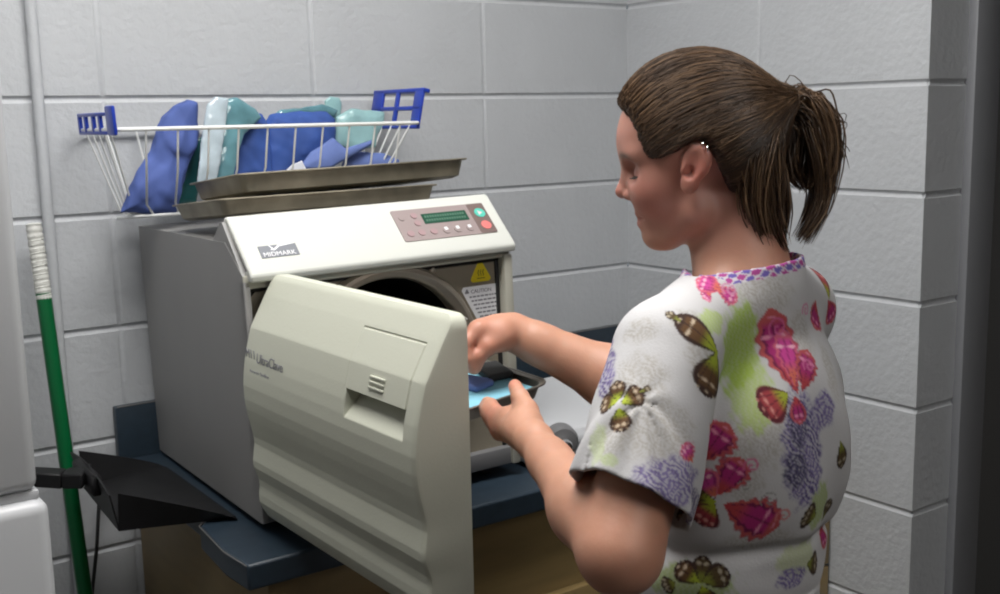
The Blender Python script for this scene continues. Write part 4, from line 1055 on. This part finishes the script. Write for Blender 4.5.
sub(top, 'white scrub top printed with butterflies and lace flowers')
t_bvh = BVHTree.FromPolygons([Vector(v) for v in TV], [tuple(int(i) for i in q) for q in TQ])
col = np.tile(np.array((.56, .552, .56)), (len(TV), 1))
def anchor(px, py):
    d = CF + CR * (px - 500) / FPX - CU * (py - 297) / FPX; L = np.linalg.norm(d); d = d / L
    hit, nr, ix, dist = t_bvh.ray_cast(Vector(CAM), Vector(d))
    if hit is None: return None
    n = np.array(nr); n = n if n @ d < 0 else -n
    return np.array(hit), n, dist / L
NRM = np.empty(len(TV) * 3); top.data.vertices.foreach_get('normal', NRM); NRM = NRM.reshape(-1, 3)
def local2(px, py, R):
    r = anchor(px, py)
    if r is None: return None
    c, n, t = r; nn = n * .6 - CF * .4; nn /= np.linalg.norm(nn)
    ex = CR - nn * (CR @ nn); ex /= np.linalg.norm(ex); ey = np.cross(nn, ex); ey = ey if ey @ CU > 0 else -ey
    q = TV - c; m_ = (np.linalg.norm(q, axis=1) < R * t / FPX * 1.5) & (np.abs(q @ nn) < .05)
    if (NRM @ n)[m_].mean() < 0: pass
    idx = np.where(m_)[0]; k = FPX / t
    fx = 1. / max(.45, abs(ex @ CR)); fy = 1. / max(.45, abs(ey @ CU))
    return idx, (q[idx] @ ex) * k * (1 / fx), (q[idx] @ ey) * k * (1 / fy)     # in photo-pixel units
def put(idx, c, a):
    a = np.clip(a, 0, 1)[:, None]; col[idx] = col[idx] * (1 - a) + np.array(c) * a
def sm(x, a, b): t = np.clip((x - a) / (b - a), 0, 1); return t * t * (3 - 2 * t)
PAL = {'green': ((.36, .43, .03), (.11, .05, .015), (.030, .011, .008), (.62, .50, .36)), 'magenta': ((.46, .05, .06), (.40, .02, .16), (.12, .006, .05), (.75, .28, .42), (.50, .09, .085)),
       'pink': ((.62, .14, .09), (.55, .05, .27), (.24, .012, .11), (.82, .45, .55), (.60, .12, .18)), 'redgreen': ((.34, .38, .03), (.34, .04, .05), (.09, .008, .018), (.66, .28, .24)), 'olive': ((.20, .22, .03), (.08, .05, .015), (.03, .012, .01), (.42, .36, .26))}
def wing(bx, by, tx_, ty_, w, pal, frill=0.):
    cx_, cy_ = (bx + tx_) / 2, (by + ty_) / 2; L = math.hypot(tx_ - bx, ty_ - by); w = w * 1.42; r = local2(cx_, cy_, L * .75 + w)
    if r is None: return
    idx, u, v = r; dx, dy = (tx_ - bx) / L, -(ty_ - by) / L
    a = (u * dx + v * dy) / L + .5; b = (-u * dy + v * dx)
    ac = np.clip(a, 1e-3, 1 - 1e-3); hw = w * (np.sin(np.pi * ac ** 1.25) ** .65) * (.55 + .45 * ac) * (1 + frill * .12 * np.sin(ac * 38))
    e = np.abs(b) / np.maximum(hw, .4); ins = 1 - sm(e, .92, 1.08); ins *= (a > -.01) & (a < 1.01)
    pl = [np.array(c) for c in PAL[pal]]; c0, c1, c2, c3 = pl[:4]; c4 = pl[4] if len(pl) > 4 else c2
    rad = np.maximum(ac, e * .72)
    base = c0 + (c1 - c0) * sm(ac, .22, .50)[:, None]
    col[idx] = col[idx] * (1 - ins[:, None]) + base * ins[:, None]
    ang = np.arctan2(b, (ac + .05) * L)
    vein = (1 - sm(np.abs(np.sin(ang * 9)), .10, .32)) * sm(ac, .12, .3)
    put(idx, c2, vein * ins * .75)
    put(idx, c4, np.maximum(sm(e, .62, .80), sm(ac, .78, .88)) * ins * .93)
    if len(pl) > 4: put(idx, c2, (1 - sm(np.abs(e - .64), .05, .11)) * ins * (ac < .8) * .8); put(idx, c2, sm(e, .93, 1.0) * ins * .6)
    spot = (1 - sm(np.hypot((ac - .70) * L, np.sin(ang * 9 + 1.57) * 2.2), 1.3, 2.6)); put(idx, c3, spot * ins * (e < .75) * .9)
    spot = (1 - sm(np.hypot((ac - .90) * L, np.sin(ang * 11) * 2.), .8, 1.8)); put(idx, c3, spot * ins * .7)
def lace(cx_, cy_, rx, ry, c, dens=.0, sc=1., dark=(.10, .07, .20), rot=0., soft=.25, al=.9):
    r = local2(cx_, cy_, max(rx, ry) * 1.25)
    if r is None: return
    idx, u, v = r; cr_, sr_ = math.cos(rot), math.sin(rot); u, v = u * cr_ + v * sr_, -u * sr_ + v * cr_
    g = np.hypot(u / rx, v / ry) + .13 * np.sin(u * .23 + cx_) * np.sin(v * .27)
    m_ = 1 - sm(g, 1 - soft, 1 + soft * .4)
    k = 1.05 * sc; wx = u + 2.0 * np.sin(v * .42 * sc); wy = v + 2.0 * np.sin(u * .37 * sc + 1)
    p = np.sin(wx * k) * np.sin(wy * k * .9) + .5 * np.sin((wx + wy) * k * .8 + 2)
    put(idx, (np.array(c) + .5) / 2, m_ * al * .55); put(idx, c, m_ * sm(p, -.35 - dens, .15 - dens) * al); put(idx, dark, m_ * sm(p, .45 - dens, .8 - dens) * al * .85)
def wash(cx_, cy_, rx, ry, c, al=.8, rot=0.):
    r = local2(cx_, cy_, max(rx, ry) * 1.3)
    if r is None: return
    idx, u, v = r; cr_, sr_ = math.cos(rot), math.sin(rot); u, v = u * cr_ + v * sr_, -u * sr_ + v * cr_
    g = np.hypot(u / rx, v / ry) + .16 * np.sin(u * .31) * np.sin(v * .25 + 1) + .06 * np.sin(u * .9 + v * .6)
    tx2 = .82 + .18 * np.sin(u * 1.1 + 2 * np.sin(v * .5)) * np.sin(v * .9)
    put(idx, c, (1 - sm(g, .72, 1.08)) * al * tx2)
def swirl(cx_, cy_, R, c, w=1.25, turns=1.6, ph=0., hand=1, al=.85):
    r = local2(cx_, cy_, R * 1.2)
    if r is None: return
    idx, u, v = r; rr = np.hypot(u, v); an = (np.arctan2(v * hand, u) + ph) % (2 * math.pi)
    d = np.full(len(rr), 99.)
    for k in range(int(turns) + 1):
        t_ = an + 2 * math.pi * k; rs = R * t_ / (2 * math.pi * turns); d = np.minimum(d, np.where(t_ <= 2 * math.pi * turns, np.abs(rr - rs), 99))
    put(idx, c, (1 - sm(d, w * .6, w * 1.4)) * al)
BG = (.40, .37, .33); PU = (.20, .155, .35)
for a in ((655, 430, 42, 34), (640, 380, 30, 30), (762, 292, 40, 26), (700, 360, 16, 30), (770, 430, 26, 40), (690, 320, 22, 14), (745, 480, 22, 34), (610, 440, 18, 20), (735, 440, 24, 26), (830, 370, 12, 30), (760, 540, 40, 14), (640, 330, 20, 14), (800, 335, 20, 28)): lace(*a, BG, 0., 1.0, (.36, .33, .29), 0, .5, .55)
wash(738, 345, 26, 46, (.32, .47, .03), .95, -.25); wash(752, 395, 26, 40, (.40, .55, .08), .75); wash(712, 322, 20, 14, (.40, .55, .08), .75, .5)
wash(598, 445, 10, 22, (.50, .62, .22), .5); wash(610, 460, 10, 7, (.45, .60, .12), .5); wash(690, 585, 46, 22, (.28, .38, .06), .8); wash(820, 505, 20, 26, (.28, .38, .06), .8); wash(800, 560, 30, 20, (.42, .50, .16), .6)
lace(606, 368, 12, 34, PU, .1, .9, (.06, .04, .13), .2); lace(668, 484, 40, 27, PU, .05, .9, (.12, .09, .22), .1); lace(806, 450, 30, 62, PU, .1, .85, (.035, .025, .10), .12); lace(798, 425, 14, 26, (.05, .04, .12), .1, .9, (.02, .015, .05), .12, .3, .8); lace(796, 470, 16, 20, (.05, .04, .12), .1, .9, (.02, .015, .05), .12, .3, .8); lace(690, 520, 18, 14, (.14, .12, .2), .0, .9); lace(824, 410, 16, 20, PU, .1, .8); lace(762, 258, 16, 6, (.22, .12, .42), .2, 1.2, (.5, .06, .22)); lace(792, 578, 20, 12, PU, .1, .9); lace(595, 580, 12, 16, (.35, .12, .22), .2, .9)
# butterflies
wing(619, 405, 598, 402, 9, 'green'); wing(619, 402, 616, 380, 8, 'green'); wing(621, 403, 644, 392, 10, 'green'); wing(619, 407, 622, 433, 10, 'green'); wing(640, 392, 651, 387, 3, 'olive')
wing(725, 350, 676, 318, 13, 'green'); wing(680, 322, 666, 311, 4, 'olive'); wing(723, 352, 700, 396, 19, 'green'); 
wing(722, 290, 697, 278, 13, 'pink'); wing(716, 288, 738, 300, 9, 'pink', 1); wing(712, 292, 702, 300, 6, 'pink', 1); swirl(730, 290, 9, (.55, .22, .36)); swirl(738, 272, 9, (.42, .36, .33), .7)
wing(794, 392, 768, 312, 20, 'magenta', 1); wing(792, 388, 786, 328, 12, 'pink', 1); wing(798, 392, 815, 348, 12, 'magenta', 1); wing(792, 392, 758, 412, 17, 'redgreen'); wing(796, 396, 800, 424, 10, 'magenta'); swirl(778, 328, 12, (.6, .12, .3)); swirl(809, 366, 8, (.60, .15, .32))
wing(822, 300, 808, 330, 13, 'magenta', 1); wing(824, 300, 838, 322, 12, 'magenta'); wing(825, 300, 822, 262, 10, 'redgreen'); wing(828, 296, 840, 286, 8, 'green'); swirl(806, 310, 8, (.6, .18, .34))
wing(700, 462, 728, 424, 17, 'magenta', 1); wing(694, 462, 682, 444, 9, 'pink', 1); 
wing(718, 497, 742, 458, 15, 'magenta', 1); wing(716, 498, 700, 470, 12, 'pink'); wing(716, 500, 682, 500, 12, 'green'); wing(714, 502, 698, 526, 15, 'redgreen'); wing(722, 502, 782, 532, 20, 'magenta', 1); swirl(752, 466, 9, (.58, .12, .26)); swirl(745, 486, 8, (.25, .25, .24), .6); swirl(770, 500, 10, (.25, .25, .24), .6); swirl(784, 516, 9, (.60, .20, .2))
wing(700, 582, 676, 566, 10, 'green'); wing(700, 582, 704, 556, 8, 'olive'); wing(702, 583, 730, 572, 11, 'olive'); wing(702, 586, 708, 604, 9, 'green'); wing(676, 582, 662, 588, 8, 'olive')
wing(820, 520, 800, 512, 12, 'olive'); wing(820, 520, 832, 500, 10, 'olive'); wing(818, 524, 828, 548, 8, 'magenta'); wing(838, 440, 846, 470, 7, 'olive'); wing(800, 560, 826, 566, 10, 'olive'); wing(846, 352, 850, 336, 4, 'olive'); wing(843, 356, 848, 372, 6, 'olive'); wing(634, 498, 622, 490, 5, 'magenta'); wing(606, 355, 612, 330, 5, 'olive')
for _ in range(1):
    nn_ = zz_ + fb * .10 - rb * .06; nn_ /= np.linalg.norm(nn_); hz_ = (TV - (NB + zz_ * .020)) @ nn_; m_ = (hz_ > -.011) & (np.linalg.norm((TV - NB)[:, :2], axis=1) < .085)
    ph = np.sin(TV[:, 0] * 390) + np.sin(TV[:, 1] * 430 + TV[:, 2] * 500 + 1); cc_ = np.where((ph > .4)[:, None], np.array((.42, .06, .28)), np.where((ph < -.5)[:, None], np.array((.16, .11, .42)), np.array((.62, .58, .62))))
    col[m_] = cc_[m_]
set_tint(top, col)
# ------------------------------------------------------------------ trousers, shoes (below the frame)
HZ = MID[2] - .50
hipL, hipR = B_(-.080, .065, -.56), B_(.080, .065, -.56)
def fz(p, z, f=0., r=0.): return np.array((p[0], p[1], z)) + fb * f + rb * r
tops = [('u', Ell(B_(0, .072, -.55), (.137, .100, .12), RB), 0)]
for hp_, sg in ((hipL, -1), (hipR, 1)):
    tops += [('u', Cone(hp_, fz(hp_, -1.16, .015, sg * .01), .088, .062), .03), ('u', Cone(fz(hp_, -1.16, .015, sg * .01), fz(hp_, -1.545, .0, sg * .015), .062, .052), .02)]
sdf_obj('trousers', Field(tops, lambda P, d: np.maximum(d + .002 * n3(P, 30, 3), np.maximum(P[:, 2] - (HZ - .02) , -1.565 - P[:, 2]))), (-1.3, -1.5, -1.60), (-.55, -.85, HZ + .02), .007, M['trouser'], person, 8, 1, 1.6)
for hp_, sg in ((hipL, -1), (hipR, 1)):
    a = fz(hp_, FLOOR + .045, -.02, sg * .02); b = a + fb * .16 + rb * sg * .02
    sdf_obj('shoe', Field([('u', Cone(a, b, .044, .038), 0), ('u', Cone(a + zz_ * .05, a + zz_ * .01, .04, .042), .02)], lambda P, d: np.maximum(d, FLOOR + .001 - P[:, 2])), np.minimum(a, b) - .08, np.maximum(a, b) + .11, .005, M['shoe'], person, 8, 1, 1.6)
